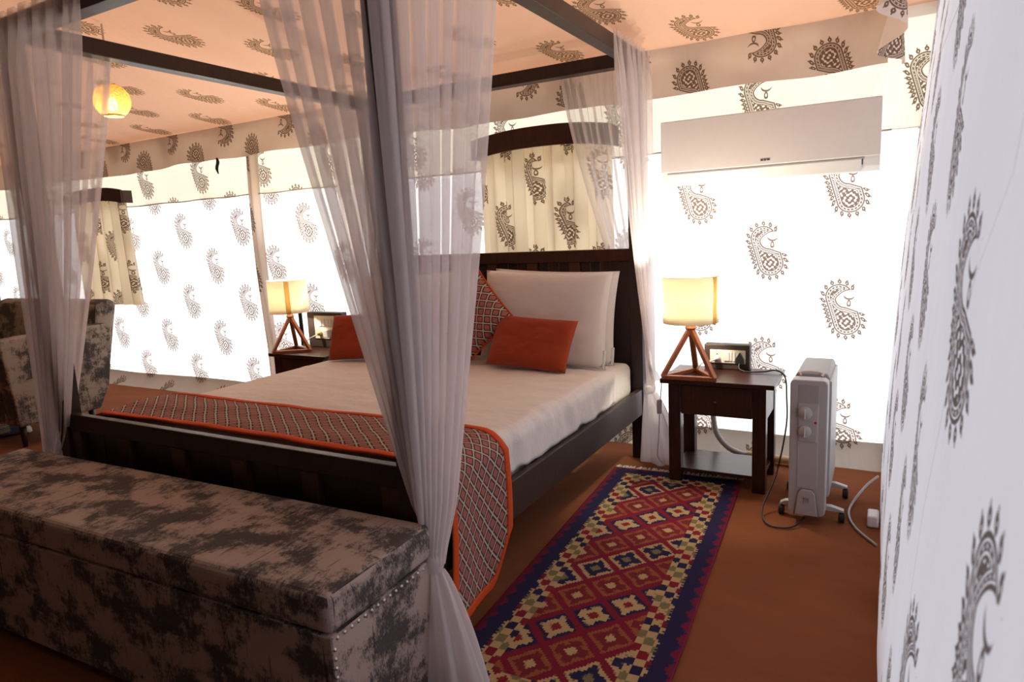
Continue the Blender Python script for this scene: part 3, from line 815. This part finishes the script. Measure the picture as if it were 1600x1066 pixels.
# ================================================================== bedside tables
def nightstand(label, loc):
    t = thing('bedside_table', label, 'bedside table', loc, 0, 'dark wood bedside tables', local=True)
    box('tabletop', -0.292, 0.292, -0.20, 0.20, 0.560, 0.585, 'wood_table', t, 0.004)
    for sx in (-1, 1):
        for sy in (-1, 1):
            x = 0.218 * sx; y = 0.152 * sy; box('leg', x - 0.033, x + 0.033, y - 0.03, y + 0.03, 0, 0.560, 'wood_table', t, 0.003)
    box('side_apron', -0.247, -0.215, -0.122, 0.122, 0.385, 0.560, 'wood_table', t, 0.002)
    box('side_apron', 0.215, 0.247, -0.122, 0.122, 0.385, 0.560, 'wood_table', t, 0.002)
    box('back_apron', -0.185, 0.185, 0.14, 0.165, 0.385, 0.560, 'wood_table', t, 0.002)
    d = box('drawer', -0.183, 0.183, -0.178, -0.125, 0.395, 0.555, 'wood_panel', t, 0.003)
    d['_abs'] = tuple(d.location)
    MB().lathe([(0.005, -0.178), (0.005, -0.190), (0.010, -0.195), (0.011, -0.201), (0.007, -0.207), (0.0005, -0.208)], (0.0, 0, 0.475), 14, 'y').build('knob', 'brass', d, smooth=True)
    box('lower_shelf', -0.235, 0.235, -0.165, 0.165, 0.065, 0.085, 'wood_table', t, 0.002)
    return t
NS = (-0.758, 3.672, 0.0); NSL = (-3.80, 3.675, 0.0)
nightstand('dark wooden bedside table with drawer and open shelf beside the white heater', NS)
nightstand('dark wooden bedside table on the far side of the bed, half hidden by it', NSL)

# ================================================================== tripod lamps
def lamp(label, loc, rz, group='tripod table lamps', seam_dir=0.2):
    t = thing('table_lamp', label, 'table lamp', loc, rz, group, local=True)
    s = 0.27; R = s / math.sqrt(3)
    feet = [Vector((R * math.cos(a), R * math.sin(a), 0.011)) for a in (math.radians(-150), math.radians(-30), math.radians(90))]
    ap = Vector((0, 0, 0.285))
    for i in range(3):
        a, b = feet[i], feet[(i + 1) % 3]
        MB().bar(a, b, 0.024, 0.022).build('base_bar', 'wood_lamp', t, 0.002, 1)
    for f in feet:
        d = (ap - f).normalized()
        MB().bar(f - d * 0.0, ap + Vector((0, 0, -0.012)), 0.028, 0.022, up=(f.x, f.y, 0)).build('leg', 'wood_lamp', t, 0.002, 1)
    MB().lathe([(0.0005, 0.262), (0.026, 0.262), (0.030, 0.27), (0.018, 0.292), (0.018, 0.335), (0.0005, 0.335)], (0, 0, 0), 16).build('lamp_holder', 'wood_lamp', t, smooth=False)
    r = 0.145; z0, z1 = 0.300, 0.545
    sh = MB().lathe([(r, z0), (r, z1), (r - 0.003, z1), (r - 0.003, z0), (r, z0)], (0, 0, 0), 48).build('lamp_shade', 'shade', t, smooth=False)
    for p in sh.data.polygons: p.use_smooth = abs(p.normal.z) < 0.5
    a0 = seam_dir
    v, f = [], []
    for k in range(5):
        an = a0 + 0.06 * k
        for rr in (r + 0.001, r + 0.0025):
            for z in (z0 + 0.001, z1 - 0.001): v.append((rr * math.cos(an), rr * math.sin(an), z))
    for k in range(4):
        b = k * 4; f += [(b + 2, b + 6, b + 7, b + 3), (b, b + 1, b + 5, b + 4), (b, b + 4, b + 6, b + 2), (b + 1, b + 3, b + 7, b + 5)]
    f += [(0, 2, 3, 1), (16, 17, 19, 18)]
    sh['_abs'] = tuple(sh.location)
    mesh_obj('shade_seam', v, f, 'shade_seam', sh, None, True)
    MB().tube([(r * math.cos(k * PI / 20), r * math.sin(k * PI / 20), z1) for k in range(41)], 0.0022, 6, False).build('shade_rim', 'shade_seam', sh, smooth=True)
    MB().lathe([(0.0005, 0.335), (0.014, 0.337), (0.015, 0.36), (0.030, 0.40), (0.030, 0.42), (0.018, 0.445), (0.0005, 0.452)], (0, 0, 0), 16).build('bulb', 'bulb', t, smooth=True)
    l = bpy.data.lights.new('lamp_glow', 'POINT'); l.energy = 30; l.color = (1.0, 0.88, 0.66); l.shadow_soft_size = 0.03
    lo = bpy.data.objects.new('lamp_glow', l); COL.objects.link(lo); lo.parent = t; lo.location = (0, 0, 0.475)
    return t
lamp('lit drum-shade lamp on wooden tripod, on the table beside the heater', (-0.903, 3.558, 0.585), math.radians(4), seam_dir=math.radians(-30))
lamp('lit drum-shade lamp on wooden tripod, on the table across the bed', (-3.95, 3.60, 0.585), math.radians(38), seam_dir=math.radians(-90))

# lamp cords (with inline switch)
def cable(name, pts, r, m, label, cat, sub=None, group=None):
    P = [Vector(p) for p in pts]; out = []
    for i in range(len(P) - 1):
        p0 = P[max(i - 1, 0)]; p1 = P[i]; p2 = P[i + 1]; p3 = P[min(i + 2, len(P) - 1)]
        for k in range(6):
            t = k / 6
            out.append(0.5 * ((2 * p1) + (p2 - p0) * t + (2 * p0 - 5 * p1 + 4 * p2 - p3) * t * t + (3 * p1 - p0 - 3 * p2 + p3) * t ** 3))
    out.append(P[-1])
    o = MB().tube(out, r, 8).build(name, m, None, smooth=True)
    if label: tag(o, label, cat, group)
    o['_abs'] = tuple(o.location)
    return o
c1 = cable('lamp_cord', [(-0.88, 3.665, 0.60), (-0.95, 3.70, 0.592), (-1.03, 3.66, 0.592), (-1.068, 3.60, 0.575), (-1.066, 3.55, 0.50), (-1.068, 3.52, 0.35), (-1.075, 3.52, 0.22), (-1.085, 3.53, 0.13), (-1.07, 3.56, 0.08)], 0.0026, 'hose', 'thin grey lamp cord with inline switch hanging off the table edge', 'cord')
MB().box(-1.080, -1.056, 3.507, 3.533, 0.375, 0.455).build('inline_switch', 'hose', c1, 0.005, 2)

# ================================================================== switch boxes
def plate(parent, x0, x1, y, z0, z1):
    p = box('switch_plate', x0, x1, y - 0.006, y, z0, z1, 'cream_plastic', parent, 0.003)
    p['_abs'] = tuple(p.location) if True else None
    return p
def socket(par, cx, y, cz, r=0.003, s=0.011):
    mb = MB()
    for dx, dz, q in ((0, s * 0.8, 1.35), (-s, -s * 0.6, 1), (s, -s * 0.6, 1)): mb.tube([(cx + dx, y + 0.001, cz + dz), (cx + dx, y - 0.0015, cz + dz)], r * q, 8)
    return mb.build('socket_holes', 'black_plastic', par)
def absbox(par, *a): return box(*a[:8], par, *a[8:])
sb = thing('switch_box', 'low dark wooden switch box with cream plate on table by the heater', 'switch box', (-0.762, 3.84, 0.585), 0)
box('box_body', -0.888, -0.640, 3.80, 3.862, 0.585, 0.728, 'dark_box', sb, 0.006)
pl = plate(sb, -0.855, -0.662, 3.80, 0.622, 0.698); pl['_abs'] = tuple(Vector(pl.location) + Vector(sb.location))
for (a, b) in ((-0.777, -0.748), (-0.745, -0.733), (-0.728, -0.716)):
    box('switch', a, b, 3.789, 3.795, 0.636, 0.686, 'white_plastic', pl, 0.002)
socket(pl, -0.815, 3.7938, 0.664); socket(pl, -0.69, 3.7938, 0.664)
g1 = thing('white_plug', 'white plug pushed into the low switch box with short lead', 'plug', (-0.815, 3.78, 0.655))
MB().lathe([(0.0005, 3.760), (0.013, 3.762), (0.018, 3.775), (0.018, 3.793)], (-0.815, 0, 0.652), 14, 'y').build('plug_body', 'white_plastic', g1, smooth=True)
MB().tube([(-0.815, 3.765, 0.65), (-0.84, 3.74, 0.640), (-0.88, 3.70, 0.636), (-0.90, 3.68, 0.605)], 0.005, 8).build('lead', 'white_plastic', g1, smooth=True)
g2 = thing('black_plug', 'black three-pin plug with lead running from switch box to the heater', 'plug', (-0.69, 3.78, 0.655))
MB().prism([(-0.712, 0.622), (-0.668, 0.622), (-0.668, 0.652), (-0.690, 0.690), (-0.712, 0.652)], 3.768, 3.793, 'y').build('plug_body', 'black_plastic', g2, 0.004, 2)
def spl(pts, n=8):
    P = [Vector(p) for p in pts]; out = []
    for i in range(len(P) - 1):
        p0 = P[max(i - 1, 0)]; p1 = P[i]; p2 = P[i + 1]; p3 = P[min(i + 2, len(P) - 1)]
        for k in range(n):
            t = k / n; out.append(0.5 * ((2 * p1) + (p2 - p0) * t + (2 * p0 - 5 * p1 + 4 * p2 - p3) * t * t + (3 * p1 - p0 - 3 * p2 + p3) * t ** 3))
    return out + [P[-1]]
MB().tube(spl([(-0.69, 3.772, 0.63), (-0.685, 3.75, 0.602), (-0.64, 3.74, 0.592), (-0.56, 3.76, 0.593), (-0.50, 3.78, 0.600), (-0.452, 3.76, 0.57), (-0.437, 3.72, 0.47), (-0.425, 3.62, 0.34), (-0.44, 3.40, 0.16), (-0.48, 3.25, 0.035), (-0.455, 3.14, 0.010), (-0.40, 3.10, 0.008), (-0.33, 3.13, 0.010), (-0.29, 3.215, 0.030)]), 0.0042, 8).build('power_lead', 'black_plastic', g2, smooth=True)
sb2 = thing('switch_box', 'tall dark switch box with cream plate behind the lamp across the bed', 'switch box', (-3.79, 3.84, 0.585), 0)
box('box_body', -3.985, -3.62, 3.80, 3.862, 0.585, 0.862, 'dark_box', sb2, 0.006)
pl = plate(sb2, -3.905, -3.66, 3.80, 0.655, 0.835); pl['_abs'] = tuple(Vector(pl.location) + Vector(sb2.location))
for k in range(4): box('switch', -3.852 + k * 0.034, -3.824 + k * 0.034, 3.788, 3.795, 0.755, 0.812, 'white_plastic', pl, 0.002)
socket(pl, -3.845, 3.7938, 0.705); socket(pl, -3.74, 3.7938, 0.705)
g3 = thing('white_charger', 'white charger plugged into the tall switch box', 'charger', (-3.74, 3.77, 0.70))
box('charger_body', -3.768, -3.715, 3.735, 3.793, 0.672, 0.735, 'white_plastic', g3, 0.008, 3)
g4 = thing('brass_plug', 'yellowish plug with pale lead in the tall switch box', 'plug', (-3.845, 3.77, 0.70))
MB().lathe([(0.0005, 3.758), (0.014, 3.760), (0.019, 3.775), (0.019, 3.793)], (-3.845, 0, 0.700), 14, 'y').build('plug_body', 'bamboo', g4, smooth=True)
MB().tube(spl([(-3.845, 3.762, 0.692), (-3.89, 3.73, 0.67), (-3.94, 3.71, 0.635), (-3.99, 3.745, 0.600), (-4.04, 3.77, 0.592)]), 0.004, 8).build('lead', 'cream_plastic', g4, smooth=True)

# ================================================================== air conditioner
ac = thing('air_conditioner', 'white split air conditioner mounted high on the tent wall', 'air conditioner', (-0.61, 4.05, 1.63))
AX0, AX1 = -1.174, -0.045
MB().prism([(4.122, 1.985), (3.985, 1.985), (3.985, 1.69), (4.005, 1.655), (4.05, 1.632), (4.122, 1.632)], AX0 + 0.002, AX1 - 0.002, 'x').build('body', 'white_plastic', ac, 0.006, 2)
pnl = box('front_panel', AX0, AX1, 3.962, 3.988, 1.702, 1.990, 'ac_panel', ac, 0.006, 3); pnl['_abs'] = tuple(Vector(pnl.location) + Vector(ac.location))
MB().prism([(3.972, 1.690), (3.984, 1.698), (4.022, 1.640), (4.012, 1.632)], AX0 + 0.035, AX1 - 0.085, 'x').build('louvre', 'white_plastic', ac, 0.003, 2)
MB().prism([(3.9835, 1.688), (3.986, 1.693), (4.0, 1.668), (3.996, 1.664)], AX1 - 0.0845, AX1 - 0.080, 'x').build('louvre_gap', 'mark', ac)
bd = box('badge', -0.622, -0.572, 3.9595, 3.963, 1.722, 1.734, 'heater_grey', pnl, 0.001)
MB().tube([(-0.597, 3.960, 1.728), (-0.597, 3.958, 1.728)], 0.005, 10).box(-0.619, -0.608, 3.958, 3.9605, 1.7245, 1.7315).box(-0.586, -0.575, 3.958, 3.9605, 1.7245, 1.7315).build('badge_mark', 'mark', pnl)

# ================================================================== oil-filled heater
ht = thing('oil_heater', 'white oil-filled radiator heater with two dials on castors', 'heater', (-0.283, 3.46, 0))
hxa, hxb = -0.362, -0.205; hxm = (hxa + hxb) / 2
def roundrect(x0, x1, z0, z1, r, n=5):
    pts = []
    for (cx, cz, a0) in ((x1 - r, z1 - r, 0), (x0 + r, z1 - r, 90), (x0 + r, z0 + r, 180), (x1 - r, z0 + r, 270)):
        for k in range(n + 1): a = math.radians(a0 + 90 * k / n); pts.append((cx + r * math.cos(a), cz + r * math.sin(a)))
    return pts
MB().prism(roundrect(hxa, hxb, 0.045, 0.685, 0.022), 3.20, 3.285, 'y').build('control_housing', 'heater_white', ht, 0.006, 3)
for k in range(9):
    y = 3.305 + k * 0.046
    MB().prism(roundrect(hxa + 0.006, hxb - 0.006, 0.075, 0.655, 0.03), y, y + 0.016, 'y').build('fin', 'heater_grey', ht, 0.004, 2)
MB().tube([(hxm, 3.28, 0.12), (hxm, 3.71, 0.12)], 0.03, 12).build('oil_tube', 'heater_grey', ht, smooth=True)
MB().tube([(hxm, 3.28, 0.60), (hxm, 3.71, 0.60)], 0.03, 12).build('oil_tube', 'heater_grey', ht, smooth=True)
MB().prism([(hxa + 0.003, 0.652), (hxb - 0.003, 0.652), (hxb - 0.003, 0.668), (hxb - 0.015, 0.688), (hxa + 0.015, 0.688), (hxa + 0.003, 0.668)], 3.345, 3.735, 'y').build('top_cover', 'heater_grey', ht, 0.006, 2)
MB().prism(roundrect(hxb - 0.010, hxb + 0.008, 0.10, 0.66, 0.008), 3.32, 3.73, 'y').build('side_cover', 'heater_white', ht, 0.003, 2)
MB().tube(spl([(hxm - 0.045, 3.30, 0.684), (hxm - 0.045, 3.31, 0.697), (hxm, 3.315, 0.702), (hxm + 0.045, 3.31, 0.697), (hxm + 0.045, 3.30, 0.684)]), 0.006, 8).build('carry_handle', 'cream_plastic', ht, smooth=True)
box('front_ridge', hxm - 0.043, hxm + 0.043, 3.1965, 3.202, 0.178, 0.578, 'heater_white', ht, 0.002)
cp = MB().prism([(hxa + 0.040, 0.40), (hxb - 0.040, 0.40), (hxb - 0.036, 0.575), (hxa + 0.036, 0.575)], 3.190, 3.1968, 'y').build('control_panel', 'heater_white', ht, 0.003, 2)
cp['_abs'] = tuple(Vector(cp.location) + Vector(ht.location))
MB().box(hxa + 0.036, hxb - 0.036, 3.1975, 3.201, 0.582, 0.664).build('recess', 'heater_grey', ht, 0.001, 1)
for z, r in ((0.535, 0.030), (0.450, 0.028)):
    MB().lathe([(r + 0.006, 3.194), (r + 0.006, 3.1905), (r + 0.003, 3.1905), (r + 0.003, 3.194)], (hxm - 0.012, 0, z), 32, 'y').build('dial_ring', 'heater_grey', cp)
    kn = MB().lathe([(r * 0.98, 3.193), (r * 0.95, 3.180), (r * 0.86, 3.174), (0.0005, 3.172)], (hxm - 0.012, 0, z), 32, 'y').build('dial', 'heater_white', cp, smooth=True)
    kn['_abs'] = (0, 0, 0)
    MB().box(hxm - 0.014, hxm - 0.010, 3.168, 3.176, z - r * 0.8, z + r * 0.8).build('dial_grip', 'white_plastic', cp, 0.001, 1)
MB().lathe([(0.0005, 3.188), (0.006, 3.190), (0.007, 3.195)], (hxb - 0.047, 0, 0.493), 12, 'y').build('pilot_light', 'red_light', cp, smooth=True)
mk = MB()
xq = hxm - 0.024
for w in (0.004, 0.007, 0.005, 0.006, 0.005, 0.004): mk.box(xq, xq + w, 3.1985, 3.2002, 0.355, 0.364); xq += w + 0.002
mk.box(hxm - 0.034, hxm - 0.028, 3.1985, 3.2002, 0.358, 0.362)
mk.build('brand_mark', 'mark', ht)
cv = MB().prism([(hxa + 0.030, 0.048), (hxb - 0.030, 0.048), (hxb - 0.042, 0.150), (hxb - 0.056, 0.172), (hxa + 0.056, 0.172), (hxa + 0.042, 0.150)], 3.188, 3.202, 'y').build('cord_store', 'heater_white', ht, 0.004, 2)
cv['_abs'] = tuple(Vector(cv.location) + Vector(ht.location))
MB().tube([(hxa + 0.027, 3.196, 0.046), (hxa + 0.039, 3.196, 0.152), (hxa + 0.054, 3.196, 0.176), (hxb - 0.054, 3.196, 0.176), (hxb - 0.039, 3.196, 0.152), (hxb - 0.027, 3.196, 0.046)], 0.003, 6).build('cord_store_rim', 'heater_grey', cv, smooth=True)
MB().box(hxm - 0.012, hxm - 0.008, 3.183, 3.190, 0.110, 0.134).box(hxm + 0.008, hxm + 0.012, 3.183, 3.190, 0.110, 0.134).box(hxm - 0.012, hxm + 0.012, 3.183, 3.190, 0.130, 0.134).build('cord_clip', 'heater_grey', cv)
for y in (3.285, 3.60):
    ax = MB().prism([(hxa - 0.045, 0.052), (hxb + 0.075, 0.052), (hxb + 0.075, 0.062), (hxb + 0.02, 0.076), (hxa - 0.02, 0.076), (hxa - 0.045, 0.062)], y - 0.016, y + 0.016, 'y').build('castor_bar', 'heater_white', ht, 0.003, 2)
    ax['_abs'] = tuple(Vector(ax.location) + Vector(ht.location))
    for x in (hxa - 0.038, hxb + 0.066):
        MB().lathe([(0.0005, -0.013), (0.020, -0.013), (0.0245, -0.009), (0.0245, 0.009), (0.020, 0.013), (0.0005, 0.013)], (x, y, 0.0247), 20, 'x').build('castor', 'black_plastic', ax, smooth=False)

# ================================================================== hose, leads and straps by the walls
hs = thing('conduit_hose', 'grey flexible conduit bending along the tent wall behind the bedside table', 'hose', (-0.80, 4.0, 0))
hp = spl([(-0.892, 4.03, 0.50), (-0.893, 4.03, 0.36), (-0.888, 4.03, 0.24), (-0.865, 4.02, 0.14), (-0.80, 4.01, 0.065), (-0.72, 4.0, 0.035), (-0.68, 4.0, 0.034)])
MB().tube(hp, [0.016 + 0.0016 * (i % 2) for i in range(len(hp))], 12).build('conduit', 'hose', hs, smooth=True)
MB().tube([(-0.68, 4.0, 0.034), (-0.36, 3.97, 0.034)], 0.022, 12).build('rigid_pipe', 'bamboo', hs, smooth=True)
cable('floor_lead', [(0.004, 3.70, 0.10), (-0.05, 3.64, 0.06), (-0.105, 3.50, 0.012), (-0.112, 3.36, 0.008), (-0.075, 3.22, 0.008), (0.006, 3.08, 0.008)], 0.006, 'hose', 'thick grey lead looping on the carpet beside the tent side wall', 'lead')
ad = thing('power_adapter', 'small white adapter lying at the foot of the side canvas', 'adapter', (-0.005, 3.32, 0))
box('adapter_body', -0.035, 0.012, 3.27, 3.37, 0.001, 0.055, 'white_plastic', ad, 0.008, 3)
def strapf(s, t):
    z = lerp(0.93, 0.05, t); w = lerp(0.020, 0.027, t)
    return Vector((-4.405 + w * (s * 2 - 1) + 0.015 * t, YB - 0.045 - 0.006 * math.sin(s * PI), z))
o = grid('tent_strap', strapf, 4, 20, 'green_strap', None, thick=0.004)
tag(o, 'dark green strap hanging on the canvas behind the far lamp', 'strap')
def tief(s, t):
    z = lerp(2.17, 2.035, t); w = 0.006 + 0.016 * math.sin(PI * min(1, t * 1.05 + 0.05)) ** 0.7
    return Vector((-5.155 + w * (s * 2 - 1) + 0.01 * math.sin(t * 7), YB - 0.115 - 0.008 * math.sin(s * PI) - 0.004 * t, z))
o = grid('cloth_tie', tief, 4, 14, 'black_plastic', None, thick=0.004)
tag(o, 'small black cloth tie dangling from the valance', 'tie')

# ================================================================== pelmets and window curtains
def window_dressing(xc, w, zc, zbot, lab_p, lab_c, seed, hang):
    p = thing('pelmet', lab_p, 'pelmet', (xc, YB - 0.08, zc), 0, 'arched dark wood pelmets')
    top, bot = [], []
    for k in range(25):
        q = -1 + k / 12; x = xc + q * w / 2
        arch = 0.045 * (1 - abs(q) ** 2.4) 
        top.append((x, zc + 0.065 + arch)); bot.append((x, zc - 0.065 + arch))
    MB().prism(top + bot[::-1], YB - 0.155, YB - 0.135, 'y').build('pelmet_board', 'wood_panel', p, 0.003, 1)
    box('pelmet_end', xc - w / 2, xc - w / 2 + 0.02, YB - 0.135, YB - 0.035, zc - 0.06, zc + 0.06, 'wood_panel', p, 0.002, 1)
    box('pelmet_end', xc + w / 2 - 0.02, xc + w / 2, YB - 0.135, YB - 0.035, zc - 0.06, zc + 0.06, 'wood_panel', p, 0.002, 1)
    rnd = random.Random(seed); ph = [rnd.uniform(-1, 1) for _ in range(9)]
    def cf(s, t):
        x = xc + (s - 0.5) * (w - 0.06) * lerp(1.0, hang, t); z = lerp(zc + 0.055, zbot, t)
        q = s * 9; i = min(int(q), 8)
        d = 0.034 * math.sin(2 * PI * q * 0.72 + 0.9 * math.sin(q * 1.3 + seed)) + 0.010 * N3(s * 8, t * 1.5, seed)
        x += 0.014 * math.sin(2 * PI * q * 1.44) 
        return Vector((x, YB - 0.088 + d * (0.62 + 0.38 * t), z))
    c = grid('window_curtain', cf, 120, 24, 'curtain_print', None, lambda s, t, pp: (s * w * 1.35 + seed, pp.z))
    tag(c, lab_c, 'curtain', 'paisley window curtains')
window_dressing(-2.0, 1.02, 1.965, 0.5, 'arched dark wooden pelmet on the wall above the headboard', 'gathered cream paisley curtain hanging behind the headboard', 0.0, 1.0)
window_dressing(-7.08, 1.02, 1.935, 0.86, 'arched dark wooden pelmet on the wall behind the settee', 'short cream paisley curtain hanging above the settee', 2.0, 1.14)

# ================================================================== pendant
pd = thing('pendant_lamp', 'glowing round woven pendant lamp hanging from the tent roof', 'pendant lamp', (-4.05, 2.5, 2.18))
pc = Vector((-4.045, 2.5, 2.285)); zr = roof_z(2.5)
prof = []
for k in range(17):
    a = lerp(math.radians(-58), math.radians(66), k / 16); prof.append((0.100 * math.cos(a), 0.100 * math.sin(a)))
o = MB().lathe(prof, tuple(pc), 36).build('woven_shade', 'wicker', pd, smooth=True, fix=False)
l = o.data.uv_layers.new(name='UVMap')
for p in o.data.polygons:
    for li in p.loop_indices:
        co = o.data.vertices[o.data.loops[li].vertex_index].co; l.data[li].uv = (math.atan2(co.y, co.x) / PI, co.z * 8)
MB().tube([(pc.x + 0.054 * math.cos(k * PI / 16), pc.y + 0.054 * math.sin(k * PI / 16), pc.z - 0.086) for k in range(33)], 0.005, 6, False).build('shade_rim', 'bamboo', pd, smooth=True)
MB().tube([tuple(pc + Vector((0, 0, 0.06))), (pc.x, pc.y, zr - 0.01)], 0.006, 8).build('cord', 'fringe', pd, smooth=True)
MB().lathe([(0.0005, 0.075), (0.018, 0.072), (0.02, 0.02), (0.0005, 0.018)], tuple(pc), 12).build('lamp_holder', 'cream_plastic', pd, smooth=True)
MB().lathe([(0.0005, 0.018), (0.016, 0.015), (0.030, -0.02), (0.026, -0.045), (0.0005, -0.058)], tuple(pc), 14).build('bulb', 'bulb', pd, smooth=True)
pl_ = bpy.data.lights.new('pendant_glow', 'POINT'); pl_.energy = 4.5; pl_.color = (1.0, 0.62, 0.27); pl_.shadow_soft_size = 0.03
plo = bpy.data.objects.new('pendant_glow', pl_); COL.objects.link(plo); plo.parent = pd; plo.location = pc - Vector(pd.location) + Vector((0, 0, -0.075))

# ================================================================== rugs
def rug(label, loc, rz, L, W, m, seedv, group=None):
    t = thing('kilim_rug', label, 'rug', loc, rz, group, local=True)
    def rf(s, q): 
        x = lerp(-W / 2, W / 2, s); y = lerp(-L / 2, L / 2, q)
        return Vector((x + 0.003 * N3(y * 3, seedv), y, 0.007 + 0.0022 * (1 + N3(x * 4, y * 3, seedv))))
    grid('woven_field', rf, 24, 60, m, t, lambda s, q, p: (lerp(-0.356, 0.356, s), lerp(-1.05, 1.05, q) if L > 1.9 else lerp(1.05 - L, 1.05, q)), thick=0.006)
    rnd = random.Random(int(seedv)); mb = MB()
    for e in (-1, 1):
        n = int(W / 0.009)
        for k in range(n):
            x = -W / 2 + (k + 0.5) * W / n; l = rnd.uniform(0.035, 0.06); dx = rnd.uniform(-0.012, 0.012)
            mb.tube([(x, e * (L / 2 - 0.004), 0.008), (x + dx * 0.5, e * (L / 2 + l * 0.5), 0.010), (x + dx, e * (L / 2 + l), 0.004)], 0.0042, 5)
    f = mb.build('fringe', 'fringe', t, smooth=True, origin=(0, 0, 0)); f['kind'] = 'stuff'
    return t
rug('long red and navy kilim runner with lozenges on the carpet beside the bed', (-0.934, 2.55, 0), math.radians(3.54), 2.1, 0.712, 'kilim', 3.0)
rug('kilim rug with pale fringe on the carpet in front of the settee', (-6.56, 2.14, 0), math.radians(-22), 1.3, 0.712, 'kilim', 8.0)

# ================================================================== settee
se = thing('settee', 'two-seat settee in distressed grey and beige fabric under the far window', 'settee', (-6.32, 2.72, 0))
SX0, SX1 = -7.16, -5.46
def se_uv(p, co):
    n = p.normal
    if abs(n.z) > 0.6: return (co.x * 0.8, co.y * 0.8)
    if abs(n.x) > 0.6: return (co.y * 0.8, co.z * 0.8)
    return (co.x * 0.8, co.z * 0.8)
def se_part(name, mb, bevel, seg=4):
    o = mb.build(name, 'settee', se, bevel, seg, smooth=True)
    l = o.data.uv_layers.new(name='UVMap')
    for p in o.data.polygons:
        for li in p.loop_indices: l.data[li].uv = se_uv(p, o.data.vertices[o.data.loops[li].vertex_index].co + o.location)
    return o
armp = [(2.36, 0.17), (2.95, 0.17), (3.04, 0.34), (3.09, 0.60), (3.12, 0.80), (3.07, 0.845), (2.75, 0.84), (2.33, 0.815), (2.31, 0.78)]
se_part('arm', MB().prism(armp, SX1 - 0.16, SX1, 'x'), 0.035)
se_part('arm', MB().prism(armp, SX0, SX0 + 0.16, 'x'), 0.035)
se_part('backrest', MB().prism([(2.92, 0.30), (3.06, 0.30), (3.22, 1.0), (3.14, 1.035), (3.04, 1.0)], SX0 + 0.05, SX1 - 0.05, 'x'), 0.035)
se_part('seat_base', MB().box(SX0 + 0.165, SX1 - 0.165, 2.36, 2.92, 0.17, 0.36), 0.02)
xm = (SX0 + SX1) / 2
se_part('seat_cushion', MB().box(SX0 + 0.165, xm - 0.004, 2.33, 2.90, 0.365, 0.50), 0.04)
se_part('seat_cushion', MB().box(xm + 0.004, SX1 - 0.165, 2.33, 2.90, 0.365, 0.50), 0.04)
for x in (SX0 + 0.1, SX1 - 0.1):
    for y in (2.42, 2.92): MB().tube([(x, y, 0.18), (x, y, 0)], [0.026, 0.016], 12).build('leg', 'wood_dark', se, smooth=True)

for o in bpy.data.objects:
    if '_abs' in o: del o['_abs']
